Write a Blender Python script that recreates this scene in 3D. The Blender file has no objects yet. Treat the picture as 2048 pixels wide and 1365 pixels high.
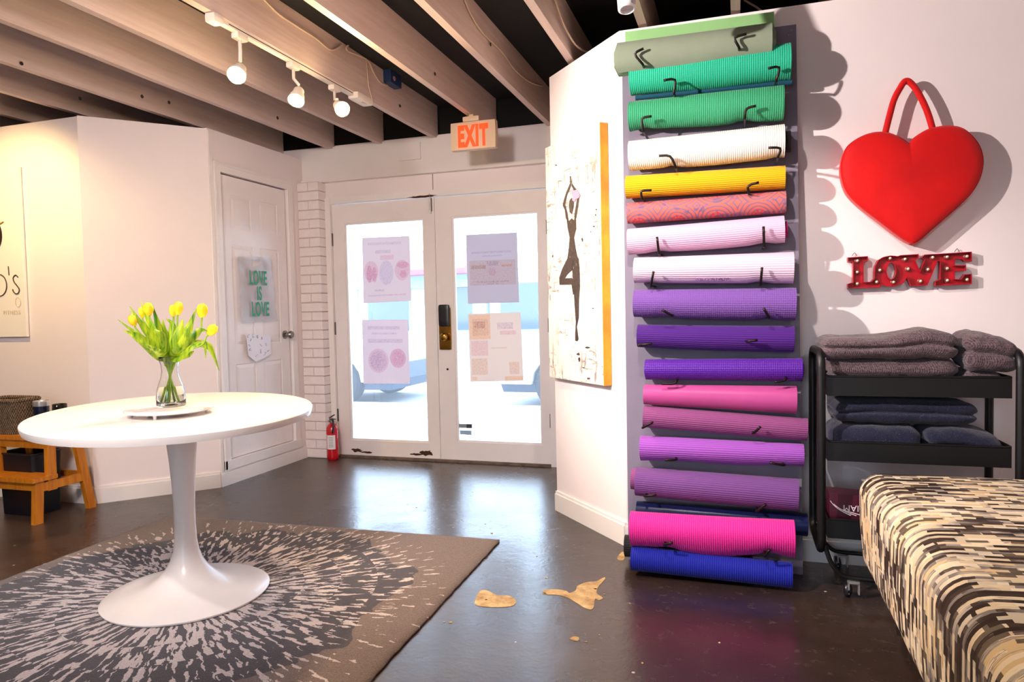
import bpy, bmesh, math, random
from mathutils import Vector, Matrix, noise

# ------------------------------------------------------------------ camera
FPX, IMW, IMH, CAMH = 1400.0, 2048.0, 1365.0, 1.12
CAM = Vector((0, 0, CAMH))
_yaw, _pitch, _roll = math.radians(-17.914), math.radians(-2.368), math.radians(-1.23)
_f = Vector((math.sin(_yaw) * math.cos(_pitch), math.cos(_yaw) * math.cos(_pitch), math.sin(_pitch)))
_r = Vector((math.cos(_yaw), -math.sin(_yaw), 0))
_u = _r.cross(_f)
CR = math.cos(_roll) * _r + math.sin(_roll) * _u
CU = -math.sin(_roll) * _r + math.cos(_roll) * _u
CF = _f
scene = bpy.context.scene
COL = scene.collection
cam_data = bpy.data.cameras.new('camera')
cam_data.sensor_width = 36.0
cam_data.lens = 36.0 * FPX / IMW
cam_data.clip_start = 0.02
cam_data.clip_end = 200
cam_ob = bpy.data.objects.new('camera', cam_data)
COL.objects.link(cam_ob)
m3 = Matrix((CR, CU, -CF)).transposed()
cam_ob.matrix_world = Matrix.Translation(CAM) @ m3.to_4x4()
scene.camera = cam_ob

# ------------------------------------------------------------------ world and exposure
SKY_STRENGTH = 8.5
world = bpy.data.worlds.new('sky')
scene.world = world
world.use_nodes = True
bg = world.node_tree.nodes['Background']
bg.inputs['Color'].default_value = (0.62, 0.80, 1.0, 1)
bg.inputs['Strength'].default_value = SKY_STRENGTH
vs = scene.view_settings
vs.view_transform = 'Standard'
vs.look = 'None'
vs.exposure = 0.25
vs.gamma = 1.0
vs.use_curve_mapping = False

# lamps of the room and added fill (each sits in a track head built further down): position, target, watts, colour, cone
WARM = (1.0, 0.72, 0.38)
NEUT = (1.0, 0.885, 0.84)
LAMPS = [
    # the three heads on the visible track
    ((-2.10, 2.62, 2.19), (-1.50, 1.20, 0.9), 70, WARM, 120),
    ((-2.08, 3.03, 2.19), (-1.75, 1.90, 0.7), 70, WARM, 120),
    ((-1.98, 3.30, 2.21), (-1.55, 2.95, 1.9), 70, WARM, 130),
    # heads outside the frame, partly read from shadows, partly added fill
    ((-2.05, 1.20, 2.27), (0.78, 3.28, 1.42), 430, NEUT, 76),
    ((-0.30, 1.92, 2.28), (-0.10, 3.12, 0.60), 60, NEUT, 88),
    ((-1.25, 0.20, 2.27), (-3.00, 4.10, 0.7), 230, NEUT, 78),  # added fill for the door and closet walls
    ((-2.60, 0.60, 2.27), (-2.10, 2.30, 0.6), 70, NEUT, 80),  # added fill over the table
    ((-4.05, 2.35, 2.27), (-4.30, 3.25, 1.45), 60, (1.0, 0.70, 0.30), 105),
    ((0.95, 1.00, 2.27), (0.90, 2.30, 0.4), 24, (1.0, 0.87, 0.78), 90),  # added fill over the bench
]
# unseen globes added as fill for joists and walls: position, watts
FILL_GLOBES = [((1.75, 0.35, 1.95), 11), ((-0.45, -1.30, 2.0), 11), ((-3.6, -0.6, 2.0), 12)]
for _p, _w in FILL_GLOBES:
    _ld = bpy.data.lights.new('fill_globe_light', 'POINT'); _ld.energy = _w; _ld.color = (1.0, 0.78, 0.74); _ld.shadow_soft_size = 0.09
    _lo = bpy.data.objects.new('fill_globe_light', _ld); COL.objects.link(_lo); _lo.location = _p
def add_spot(i, pos, tgt, watts, colour, cone):
    ld = bpy.data.lights.new('lamp_light', 'SPOT')
    ld.energy = watts
    ld.color = colour
    ld.spot_size = math.radians(cone)
    ld.spot_blend = 0.6
    ld.shadow_soft_size = 0.22 if i == 5 else 0.028
    lo = bpy.data.objects.new('lamp_light', ld)
    COL.objects.link(lo)
    d = (Vector(tgt) - Vector(pos)).normalized()
    lo.location = Vector(pos) + d * 0.01
    lo.rotation_euler = d.to_track_quat('-Z', 'Y').to_euler()
    if i < 3:      # the visible bulbs stand proud of their shades and glow to the sides as well
        pd = bpy.data.lights.new('bulb_light', 'POINT'); pd.energy = 5; pd.color = colour; pd.shadow_soft_size = 0.03
        po = bpy.data.objects.new('bulb_light', pd); COL.objects.link(po); po.location = Vector(pos) + d * 0.045
    return lo
for _i, _l in enumerate(LAMPS):
    add_spot(_i, *_l)
# portals guide the sky light through the glass (they give no light of their own)
def portal(cx, y, cz, w, h, face):
    ld = bpy.data.lights.new('sky_portal', 'AREA')
    ld.shape = 'RECTANGLE'; ld.size = w; ld.size_y = h
    ld.cycles.is_portal = True
    lo = bpy.data.objects.new('sky_portal', ld)
    COL.objects.link(lo)
    lo.location = (cx, y, cz)
    lo.rotation_euler = (math.radians(-90 if face < 0 else 90), 0, 0)
portal(-2.14, 4.93, 1.0, 1.75, 1.85, -1)
portal(-0.8, -3.1, 1.35, 1.5, 1.9, 1)

# ------------------------------------------------------------------ helpers
def ray(x, y):
    return (x - IMW / 2) / FPX * CR - (y - IMH / 2) / FPX * CU + CF
def at_z(x, y, z=0.0):
    d = ray(x, y); return CAM + d * ((z - CAMH) / d.z)
def at_y(x, y, Y):
    d = ray(x, y); return CAM + d * (Y / d.y)
def at_x(x, y, X):
    d = ray(x, y); return CAM + d * (X / d.x)
def at_plane(x, y, p, n):
    d = ray(x, y); return CAM + d * ((Vector(p) - CAM).dot(n) / d.dot(n))

def lin(h):
    h = h.lstrip('#')
    v = [int(h[i:i + 2], 16) / 255 for i in (0, 2, 4)]
    return tuple((c / 12.92 if c <= 0.04045 else ((c + 0.055) / 1.055) ** 2.4) for c in v) + (1.0,)

class NT:
    """tiny node-tree helper"""
    def __init__(self, name):
        self.m = bpy.data.materials.new(name)
        self.m.use_nodes = True
        self.t = self.m.node_tree
        self.b = self.t.nodes['Principled BSDF']
        self.out = self.t.nodes['Material Output']
    def n(self, kind, **kw):
        nd = self.t.nodes.new(kind)
        for k, v in kw.items():
            if k.startswith('i_'):
                nd.inputs[int(k[2:])].default_value = v
            else:
                setattr(nd, k, v)
        return nd
    def l(self, a, b):
        self.t.links.new(a, b)
    def math(self, op, a, b=None, clamp=False):
        nd = self.t.nodes.new('ShaderNodeMath'); nd.operation = op; nd.use_clamp = clamp
        for i, v in enumerate((a, b)):
            if v is None: continue
            if isinstance(v, (int, float)): nd.inputs[i].default_value = v
            else: self.l(v, nd.inputs[i])
        return nd.outputs[0]
    def mix(self, fac, a, b, blend='MIX'):
        nd = self.t.nodes.new('ShaderNodeMix'); nd.data_type = 'RGBA'; nd.blend_type = blend
        for idx, v in ((0, fac), (6, a), (7, b)):
            if isinstance(v, (int, float, tuple)): nd.inputs[idx].default_value = v
            else: self.l(v, nd.inputs[idx])
        return nd.outputs[2]
    def ramp(self, fac, stops, interp='LINEAR'):
        nd = self.t.nodes.new('ShaderNodeValToRGB'); nd.color_ramp.interpolation = interp
        e = nd.color_ramp.elements
        while len(e) < len(stops): e.new(0.5)
        for el, (p, c) in zip(e, stops):
            el.position = p; el.color = c
        self.l(fac, nd.inputs[0])
        return nd.outputs[0]
    def noise(self, scale, detail=3, rough=0.55, vec=None, out=0):
        nd = self.n('ShaderNodeTexNoise')
        nd.inputs['Scale'].default_value = scale; nd.inputs['Detail'].default_value = detail
        nd.inputs['Roughness'].default_value = rough
        if vec is not None: self.l(vec, nd.inputs['Vector'])
        return nd.outputs[out]
    def obj(self):
        return self.n('ShaderNodeTexCoord').outputs['Object']
    def bump(self, h, strength=0.3, dist=0.01):
        nd = self.n('ShaderNodeBump')
        nd.inputs['Strength'].default_value = strength; nd.inputs['Distance'].default_value = dist
        self.l(h, nd.inputs['Height']); self.l(nd.outputs[0], self.b.inputs['Normal'])

def mat(name, col, rough=0.5, metal=0.0, bump=0.0, bscale=60, var=0.0, vscale=8, spec=0.5, sheen=0.0, coat=0.0, trans=0.0, emit=None, estr=0):
    k = NT(name); b = k.b
    c = lin(col) if isinstance(col, str) else col
    b.inputs['Base Color'].default_value = c
    b.inputs['Roughness'].default_value = rough
    b.inputs['Metallic'].default_value = metal
    b.inputs['Specular IOR Level'].default_value = spec
    b.inputs['Sheen Weight'].default_value = sheen
    b.inputs['Coat Weight'].default_value = coat
    b.inputs['Transmission Weight'].default_value = trans
    if emit:
        b.inputs['Emission Color'].default_value = lin(emit) if isinstance(emit, str) else emit
        b.inputs['Emission Strength'].default_value = estr
    if var:
        f = k.noise(vscale, 4, 0.6, k.obj())
        d = tuple(x * (1 - var) for x in c[:3]) + (1,)
        g = tuple(min(1, x * (1 + var * 0.5)) for x in c[:3]) + (1,)
        k.l(k.ramp(f, [(0.3, d), (0.7, g)]), b.inputs['Base Color'])
    if bump:
        k.bump(k.noise(bscale, 3, 0.6, k.obj()), bump, 0.004)
    return k.m

ORG = {}
class MB:
    """collects polygons, builds ONE mesh object"""
    def __init__(self):
        self.v = []; self.f = []; self.uv = []; self.has_uv = False
    def add(self, vs, fs, uvs=None):
        o = len(self.v)
        self.v += [Vector(p) for p in vs]
        self.f += [tuple(i + o for i in q) for q in fs]
        if uvs: self.has_uv = True
        self.uv += (uvs if uvs else [(0, 0)] * len(vs))
        return self
    def box(self, a, b):
        x0, y0, z0 = a; x1, y1, z1 = b
        return self.hexa([(x0, y0, z0), (x1, y0, z0), (x1, y1, z0), (x0, y1, z0), (x0, y0, z1), (x1, y0, z1), (x1, y1, z1), (x0, y1, z1)])
    def hexa(self, p):
        return self.add(p, [(3, 2, 1, 0), (4, 5, 6, 7), (0, 1, 5, 4), (1, 2, 6, 5), (2, 3, 7, 6), (3, 0, 4, 7)])
    def obox(self, c, sx, sy, sz, ax=(1, 0, 0), ay=(0, 1, 0), az=(0, 0, 1)):
        c = Vector(c); ax, ay, az = [Vector(q) for q in (ax, ay, az)]
        return self.hexa([c + ax * (sx * i) + ay * (sy * j) + az * (sz * k) for k in (-.5, .5) for i, j in ((-.5, -.5), (.5, -.5), (.5, .5), (-.5, .5))])
    def beam(self, a, b, w, d, up=(0, 0, 1)):
        a = Vector(a); b = Vector(b); z = (b - a).normalized(); x = Vector(up).cross(z)
        if x.length < 1e-4: x = Vector((1, 0, 0))
        x.normalize(); y = z.cross(x)
        return self.obox((a + b) / 2, w, d, (b - a).length, x, y, z)
    def tube(self, path, rad, seg=8, closed=False, cap=True, flat=1.0):
        P = [Vector(p) for p in path]; n = len(P)
        R = rad if isinstance(rad, (list, tuple)) else [rad] * n
        T = []
        for i in range(n):
            if closed: t = P[(i + 1) % n] - P[i - 1]
            else: t = P[min(i + 1, n - 1)] - P[max(i - 1, 0)]
            T.append(t.normalized())
        ref = Vector((0, 0, 1)) if abs(T[0].z) < 0.9 else Vector((1, 0, 0))
        x = (ref - T[0] * ref.dot(T[0])).normalized()
        vs = []
        for i in range(n):
            x = (x - T[i] * x.dot(T[i])).normalized(); y = T[i].cross(x)
            for k in range(seg):
                a = 2 * math.pi * k / seg
                vs.append(P[i] + (x * math.cos(a) * flat + y * math.sin(a)) * R[i])
        fs = []
        for i in range(n if closed else n - 1):
            j = (i + 1) % n
            for k in range(seg):
                l = (k + 1) % seg
                fs.append((i * seg + k, i * seg + l, j * seg + l, j * seg + k))
        if cap and not closed:
            fs.append(tuple(range(seg))[::-1]); fs.append(tuple((n - 1) * seg + k for k in range(seg)))
        return self.add(vs, fs)
    def lathe(self, prof, seg=32, c=(0, 0, 0), ax=(0, 0, 1), caps=True):
        c = Vector(c); az = Vector(ax).normalized()
        ref = Vector((1, 0, 0)) if abs(az.x) < 0.9 else Vector((0, 1, 0))
        x = (ref - az * ref.dot(az)).normalized(); y = az.cross(x)
        vs = []; fs = []
        for r, h in prof:
            for k in range(seg):
                a = 2 * math.pi * k / seg
                vs.append(c + (x * math.cos(a) + y * math.sin(a)) * r + az * h)
        for i in range(len(prof) - 1):
            for k in range(seg):
                l = (k + 1) % seg
                fs.append((i * seg + k, i * seg + l, (i + 1) * seg + l, (i + 1) * seg + k))
        if caps:
            if prof[0][0] > 1e-5: fs.append(tuple(range(seg))[::-1])
            if prof[-1][0] > 1e-5: fs.append(tuple((len(prof) - 1) * seg + k for k in range(seg)))
        return self.add(vs, fs)
    def loops(self, rings, closed_ends=(True, True)):
        n = len(rings[0]); vs = [p for r in rings for p in r]; fs = []
        for i in range(len(rings) - 1):
            for k in range(n):
                l = (k + 1) % n
                fs.append((i * n + k, i * n + l, (i + 1) * n + l, (i + 1) * n + k))
        if closed_ends[0]: fs.append(tuple(range(n))[::-1])
        if closed_ends[1]: fs.append(tuple((len(rings) - 1) * n + k for k in range(n)))
        return self.add(vs, fs)
    def prism(self, pts, off):
        off = Vector(off); n = len(pts); a = [Vector(p) for p in pts]; b = [p + off for p in a]
        return self.add(a + b, [tuple(range(n))[::-1], tuple(range(n, 2 * n))] + [(i, (i + 1) % n, n + (i + 1) % n, n + i) for i in range(n)])
    def rbox(self, c, half, r, n=(8, 8, 6), fn=None):
        """rounded box; fn(p_local, normal) -> displaced local point"""
        c = Vector(c); hx, hy, hz = half
        bm = bmesh.new()
        def face(o, du, dv, nu, nv):
            g = [[bm.verts.new(o + du * (i / nu) + dv * (j / nv)) for j in range(nv + 1)] for i in range(nu + 1)]
            for i in range(nu):
                for j in range(nv):
                    bm.faces.new((g[i][j], g[i + 1][j], g[i + 1][j + 1], g[i][j + 1]))
        V = Vector; X = V((2 * hx, 0, 0)); Y = V((0, 2 * hy, 0)); Z = V((0, 0, 2 * hz)); o = V((-hx, -hy, -hz)); e = V((hx, hy, hz))
        face(o, Y, X, n[1], n[0]); face(o, X, Z, n[0], n[2]); face(o, Z, Y, n[2], n[1])
        face(e, -X, -Y, n[0], n[1]); face(e, -Z, -X, n[2], n[0]); face(e, -Y, -Z, n[1], n[2])
        bmesh.ops.remove_doubles(bm, verts=bm.verts, dist=1e-5)
        bm.verts.index_update()
        vs = []
        for v in bm.verts:
            p = v.co
            q = V((max(-hx + r, min(hx - r, p.x)), max(-hy + r, min(hy - r, p.y)), max(-hz + r, min(hz - r, p.z))))
            d = p - q
            # spread the edge samples evenly over the rounded edge
            nn = d.normalized() if d.length > 1e-7 else V((0, 0, 1))
            w = q + nn * r
            if fn: w = fn(w, nn)
            vs.append(c + w)
        self.add(vs, [tuple(v.index for v in f.verts) for f in bm.faces])
        bm.free()
        return self
    def build(self, name, m, parent=None, smooth=False, at=None, weld=False):
        if parent is not None: org = ORG[parent]
        elif at is not None: org = Vector(at)
        else:
            xs = [p.x for p in self.v]; ys = [p.y for p in self.v]; zs = [p.z for p in self.v]
            org = Vector(((min(xs) + max(xs)) / 2, (min(ys) + max(ys)) / 2, min(zs)))
        me = bpy.data.meshes.new(name)
        me.from_pydata([p - org for p in self.v], [], self.f)
        if self.has_uv:
            ul = me.uv_layers.new(name='UVMap')
            for lp in me.loops: ul.data[lp.index].uv = self.uv[lp.vertex_index]
        me.materials.append(m)
        if smooth is True:
            for p in me.polygons: p.use_smooth = True
        elif smooth:
            for p in me.polygons: p.use_smooth = True
            me.set_sharp_from_angle(angle=math.radians(smooth))
        me.update()
        bm = bmesh.new(); bm.from_mesh(me)
        bmesh.ops.recalc_face_normals(bm, faces=bm.faces)
        bm.to_mesh(me); bm.free()
        o = bpy.data.objects.new(name, me)
        COL.objects.link(o)
        if parent is not None:
            o.parent = parent
        else:
            o.location = org
        ORG[o] = org
        return o

def tag(o, label=None, cat=None, group=None, kind=None):
    if label: o['label'] = label
    if cat: o['category'] = cat
    if group: o['group'] = group
    if kind: o['kind'] = kind
    return o
def thing(name, label, cat, loc, group=None):
    o = bpy.data.objects.new(name, None)
    o.empty_display_size = 0.05
    COL.objects.link(o)
    o.location = loc
    ORG[o] = Vector(loc)
    return tag(o, label, cat, group)
def struct(o):
    o['kind'] = 'structure'
    return o
def copy_tree(o, parent=None):
    c = o.copy(); COL.objects.link(c)
    if parent is not None: c.parent = parent
    for ch in list(o.children): copy_tree(ch, c)
    return c

def curve_mesh(splines, depth, O, X, U, N, m, name, parent=None, at=None):
    """filled 2-D outline(s) with holes, extruded 0..depth along N"""
    cu = bpy.data.curves.new('tmp', 'CURVE'); cu.dimensions = '2D'; cu.fill_mode = 'BOTH'
    for s in splines:
        sp = cu.splines.new('POLY'); sp.points.add(len(s) - 1)
        for p, q in zip(sp.points, s): p.co = (q[0], q[1], 0, 1)
        sp.use_cyclic_u = True
    cu.extrude = depth / 2
    return _from_curve(cu, depth, O, X, U, N, m, name, parent, at)
def text_mesh(s, size, O, X, U, N, m, name, parent=None, depth=0.001, xs=1.0, off=0.0, align='CENTER', space=1.0, at=None):
    cu = bpy.data.curves.new('tmp', 'FONT'); cu.body = s; cu.size = size; cu.align_x = align; cu.offset = off
    cu.space_character = space; cu.extrude = depth / 2; cu.resolution_u = 4
    return _from_curve(cu, depth, O, Vector(X) * xs, U, N, m, name, parent, at)
def _from_curve(cu, depth, O, X, U, N, m, name, parent, at):
    t = bpy.data.objects.new('tmp', cu); COL.objects.link(t)
    dg = bpy.context.evaluated_depsgraph_get(); dg.update()
    me = bpy.data.meshes.new_from_object(t.evaluated_get(dg))
    O, X, U, N = [Vector(q) for q in (O, X, U, N)]
    b = MB()
    b.add([O + X * v.co.x + U * v.co.y + N * (v.co.z + depth / 2) for v in me.vertices], [tuple(p.vertices) for p in me.polygons])
    bpy.data.objects.remove(t); bpy.data.curves.remove(cu); bpy.data.meshes.remove(me)
    return b.build(name, m, parent, at=at)

def rrect(cx, cy, hx, hy, r, n=5):
    pts = []
    for sx, sy, a0 in ((1, 1, 0), (-1, 1, 90), (-1, -1, 180), (1, -1, 270)):
        for k in range(n + 1):
            a = math.radians(a0 + 90 * k / n)
            pts.append((cx + sx * (hx - r) + r * math.cos(a), cy + sy * (hy - r) + r * math.sin(a)))
    return pts
def bez(p0, p1, p2, n=12):
    p0, p1, p2 = Vector(p0), Vector(p1), Vector(p2)
    return [(1 - t) ** 2 * p0 + 2 * t * (1 - t) * p1 + t * t * p2 for t in (i / n for i in range(n + 1))]
def catmull(P, n=6, closed=False):
    P = [Vector(p) for p in P]; out = []; m = len(P)
    rng = range(m) if closed else range(m - 1)
    for i in rng:
        g = (lambda k: P[k % m]) if closed else (lambda k: P[max(0, min(m - 1, k))])
        a, b, c, d = g(i - 1), g(i), g(i + 1), g(i + 2)
        for k in range(n):
            t = k / n
            out.append(0.5 * ((2 * b) + (c - a) * t + (2 * a - 5 * b + 4 * c - d) * t * t + (3 * b - a - 3 * c + d) * t ** 3))
    if not closed: out.append(P[-1])
    return out

# ------------------------------------------------------------------ materials of the setting
def wall_paint(name, col):
    k = NT(name); b = k.b; o = k.obj()
    c = lin(col)
    f = k.noise(1.6, 5, 0.6, o)
    k.l(k.ramp(f, [(0.25, tuple(x * 0.95 for x in c[:3]) + (1,)), (0.7, c)]), b.inputs['Base Color'])
    b.inputs['Roughness'].default_value = 0.62
    b.inputs['Specular IOR Level'].default_value = 0.3
    k.bump(k.noise(55, 3, 0.6, o), 0.12, 0.004)
    return k.m
M_WALL = wall_paint('wall_paint', '#f4e8e7')
M_TRIM = mat('trim_paint', '#f1e9e5', 0.4, bump=0.05, bscale=30, var=0.04, vscale=3)
M_DOORP = mat('door_paint', '#efe6e3', 0.38, bump=0.06, bscale=24, var=0.05, vscale=4)
M_JOIST = None
def joist_mat():
    k = NT('joist_paint'); b = k.b; o = k.obj()
    mp = k.n('ShaderNodeMapping'); mp.inputs['Scale'].default_value = (14, 0.8, 14)
    k.l(o, mp.inputs['Vector'])
    f = k.noise(3.0, 5, 0.65, mp.outputs[0])
    k.l(k.ramp(f, [(0.25, lin('#cbb0a6')), (0.7, lin('#dcc6bc'))]), b.inputs['Base Color'])
    b.inputs['Roughness'].default_value = 0.6
    k.bump(f, 0.2, 0.006)
    return k.m
M_JOIST = joist_mat()
M_DARK = mat('black_ceiling_paint', (0.004, 0.0035, 0.0035, 1), 0.9, bump=0.3, bscale=20)
M_BRICK = mat('painted_brick', '#efe3df', 0.5, bump=0.35, bscale=45, var=0.05, vscale=20)
M_MORTAR = mat('painted_mortar', '#cdbdb8', 0.8, bump=0.4, bscale=70)

def floor_mat():
    k = NT('painted_concrete'); b = k.b; o = k.obj()
    big = k.noise(0.9, 6, 0.62, o)
    fine = k.noise(22, 5, 0.7, o)
    base = k.ramp(big, [(0.30, (0.018, 0.011, 0.009, 1)), (0.50, (0.038, 0.023, 0.018, 1)), (0.72, (0.085, 0.054, 0.040, 1))])
    scuff = k.ramp(fine, [(0.58, (0, 0, 0, 1)), (0.75, (1, 1, 1, 1))])
    base = k.mix(k.math('MULTIPLY', scuff, 0.22), base, (0.16, 0.12, 0.09, 1))
    vor = k.n('ShaderNodeTexVoronoi'); vor.inputs['Scale'].default_value = 9; k.l(o, vor.inputs['Vector'])
    big2 = k.noise(2.2, 2, 0.5, o)
    spot = k.math('MULTIPLY', k.math('LESS_THAN', vor.outputs['Distance'], 0.05), k.math('GREATER_THAN', big2, 0.56))
    base = k.mix(k.math('MULTIPLY', spot, 0.8), base, (0.62, 0.52, 0.44, 1))
    k.l(base, b.inputs['Base Color'])
    r = k.ramp(big, [(0.3, (0.20, 0.20, 0.20, 1)), (0.7, (0.34, 0.34, 0.34, 1))])
    k.l(k.math('ADD', r, k.math('MULTIPLY', scuff, 0.12)), b.inputs['Roughness'])
    b.inputs['Specular IOR Level'].default_value = 0.6
    h = k.math('ADD', k.noise(7, 4, 0.6, o), k.math('MULTIPLY', k.noise(60, 4, 0.6, o), 0.25))
    k.bump(h, 0.30, 0.006)
    return k.m
M_FLOOR = floor_mat()

def glass_mat(name, veil):
    k = NT(name)
    tr = k.n('ShaderNodeBsdfTransparent'); tr.inputs[0].default_value = (0.97, 0.985, 1, 1)
    gl = k.n('ShaderNodeBsdfGlossy'); gl.inputs['Roughness'].default_value = 0.02
    tl = k.n('ShaderNodeBsdfTranslucent'); tl.inputs[0].default_value = (0.92, 0.95, 1, 1)
    m1 = k.n('ShaderNodeMixShader'); m1.inputs[0].default_value = veil
    k.l(tr.outputs[0], m1.inputs[1]); k.l(tl.outputs[0], m1.inputs[2])
    fr = k.n('ShaderNodeFresnel'); fr.inputs[0].default_value = 1.45
    m2 = k.n('ShaderNodeMixShader'); k.l(fr.outputs[0], m2.inputs[0])
    k.l(m1.outputs[0], m2.inputs[1]); k.l(gl.outputs[0], m2.inputs[2])
    k.l(m2.outputs[0], k.out.inputs['Surface'])
    return k.m
M_GLASS = glass_mat('hazed_door_glass', 0.05)  # pale translucent share imitates the bright haze over the street
M_GLASS2 = glass_mat('window_glass', 0.05)

# ------------------------------------------------------------------ room shell
D = 4.85            # door wall
DM = 3.285          # wall behind the mats
XC = -3.276         # closet wall
JZ = 2.42           # underside of the joists
DECK = 2.66
LC = Vector((XC, 3.78, 0)); LA = Vector((-3.763, 3.253, 0))
RA = Vector((-0.977, 3.79, 0)); RB = Vector((-0.51, DM, 0))

struct(tag(MB().box((-5.7, -3.1, -0.12), (3.1, D + 0.02, 0)).build('floor', M_FLOOR), 'dark brown glossy painted concrete floor', 'floor'))
floor_ob = bpy.data.objects['floor']
ceil = struct(tag(MB().box((-5.7, -3.1, DECK), (3.1, 5.0, DECK + 0.12)).build('ceiling', M_DARK), 'black painted ceiling above open white joists', 'ceiling'))
JX = [-5.25, -4.82, -4.39, -3.95, -3.50, -3.03, -2.60, -2.15, -1.69, -1.265, -0.84, -0.425, -0.02, 0.40, 0.82, 1.24, 1.66, 2.08, 2.50]
rj = random.Random(3)
for x in JX:
    b = MB()
    n = 18; y0, y1 = -2.98, D - 0.005
    rings = []
    for i in range(n + 1):
        y = y0 + (y1 - y0) * i / n
        dx = 0.004 * noise.noise((x * 7, y * 1.3, 1.0)); dz = 0.004 * noise.noise((x * 5, y * 1.7, 4.0))
        rings.append([(x + dx, y, JZ + dz), (x + 0.04 + dx, y, JZ + dz), (x + 0.04 + dx, y, DECK + 0.005), (x + dx, y, DECK + 0.005)])
    b.loops(rings)
    b.build('joist', M_JOIST, ceil)

# old bolt holes in the joist sides
M_HOLE = mat('dark_knot', '#1c1310', 0.9)
for hx_, hy_, jx_ in ((160, 197, -3.50), (338, 205, -3.03), (555, 236, -2.60), (800, 212, -2.15), (870, 148, -1.69), (981, 89, -1.265), (284, 193, -3.03), (43, 127, -3.50)):
    p = at_x(hx_, hy_, jx_ + 0.0455)
    MB().lathe([(0.010, 0), (0.010, 0.001), (0.0, 0.001)], 10, p, (1, 0, 0)).build('bolt_hole', M_HOLE, ceil)

def wseg(b, A, B, z0, z1, th, side=1):
    A = Vector(A); B = Vector(B); d = (B - A).normalized(); n = Vector((-d.y, d.x, 0)) * th * side
    p = [A, B, B + n, A + n]
    b.hexa([Vector((q.x, q.y, z0)) for q in p] + [Vector((q.x, q.y, z1)) for q in p])
    return b
# door wall
OX0, OX1, OZ = -3.075, -1.235, 2.03
b = MB()
b.box((-5.7, D, 0), (OX0, D + 0.15, 2.45)); b.box((OX1, D, 0), (3.1, D + 0.15, 2.45)); b.box((OX0, D, OZ), (OX1, D + 0.15, 2.45))
wf = struct(tag(b.build('wall_front', M_WALL), 'white painted wall around the glass double doors', 'wall'))
struct(tag(MB().box((-5.7, D + 0.03, 2.45), (3.1, D + 0.15, DECK)).build('wall_header', M_DARK), 'black band of wall behind the joist ends', 'wall'))
# beam board above the doors with its ledge
b = MB(); b.box((XC + 0.002, D - 0.03, 2.19), (-0.99, D - 0.001, 2.435))
tb = struct(tag(b.build('trim_1', M_TRIM), 'white boxed beam above the double doors', 'trim'))
MB().box((XC + 0.002, D - 0.05, 2.165), (-0.99, D - 0.001, 2.19)).build('ledge', M_TRIM, tb)
MB().box((-2.165, D - 0.006, 2.03), (-2.160, D - 0.001, 2.165)).build('panel_joint', mat('grey_panel_joint', '#a89a94', 0.8), tb)  # thin grey strip marks the panel joint
MB().box((-2.42, D - 0.045, 2.275), (-2.24, D - 0.03, 2.40)).build('cover_plate', M_TRIM, tb)

# closet wall with a door recess
DY0, DY1, DZ0, DZ1 = 3.885, 4.60, 0.165, 2.085
b = MB(); LH = 2.36
b.box((XC - 0.1, 3.78, 0), (XC, DY0 - 0.01, LH)); b.box((XC - 0.1, DY1 + 0.01, 0), (XC, D - 0.001, LH))
b.box((XC - 0.1, DY0 - 0.01, DZ1 + 0.01), (XC, DY1 + 0.01, LH)); b.box((XC - 0.1, DY0 - 0.01, 0), (XC, DY1 + 0.01, DZ0 - 0.005))
struct(tag(b.build('wall_left', M_WALL), 'white wall holding the six panel closet door', 'wall'))
struct(tag(wseg(MB(), LA, LC, 0, LH - 0.005, 0.1, 1).build('wall_left_angled', M_WALL), 'blank white angled wall behind the oval table', 'wall'))
struct(tag(wseg(MB(), (-5.6, 3.25, 0), (LA.x, LA.y, 0), 0, LH - 0.01, 0.1, 1).build('wall_logo', M_WALL), 'white wall carrying the round logo sign', 'wall'))
struct(tag(MB().box((-5.7, -3.1, 0), (-5.6, D + 0.1, DECK)).build('wall_far_left', M_WALL), 'white outer wall on the left side', 'wall'))
struct(tag(MB().box((3.0, -3.1, 0), (3.1, D + 0.1, DECK)).build('wall_far_right', M_WALL), 'white outer wall on the right side', 'wall'))
# back wall with an unseen window added to give cool fill light
b = MB(); wx0, wx1, wz0, wz1 = -1.55, -0.05, 0.4, 2.3
b.box((-5.7, -3.1, 0), (wx0, -3.0, DECK)); b.box((wx1, -3.1, 0), (3.1, -3.0, DECK)); b.box((wx0, -3.1, 0), (wx1, -3.0, wz0)); b.box((wx0, -3.1, wz1), (wx1, -3.0, DECK))
struct(tag(b.build('wall_back', M_WALL), 'white rear wall around the added fill window', 'wall'))
b = MB()
for i in range(5):
    x = wx0 + (wx1 - wx0) * i / 4
    b.box((x - 0.03, -3.08, wz0), (x + 0.03, -3.02, wz1))
b.box((wx0, -3.08, wz0), (wx1, -3.02, wz0 + 0.05)); b.box((wx0, -3.08, wz1 - 0.05), (wx1, -3.02, wz1))
w1 = struct(tag(b.build('fill_window_1', M_TRIM), 'unseen four light window added in the rear wall for fill', 'window'))
for i in range(4):
    x = wx0 + (wx1 - wx0) * i / 4
    MB().box((x + 0.03, -3.053, wz0 + 0.05), (x + (wx1 - wx0) / 4 - 0.03, -3.047, wz1 - 0.05)).build('glass_pane', M_GLASS2, w1)

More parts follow.
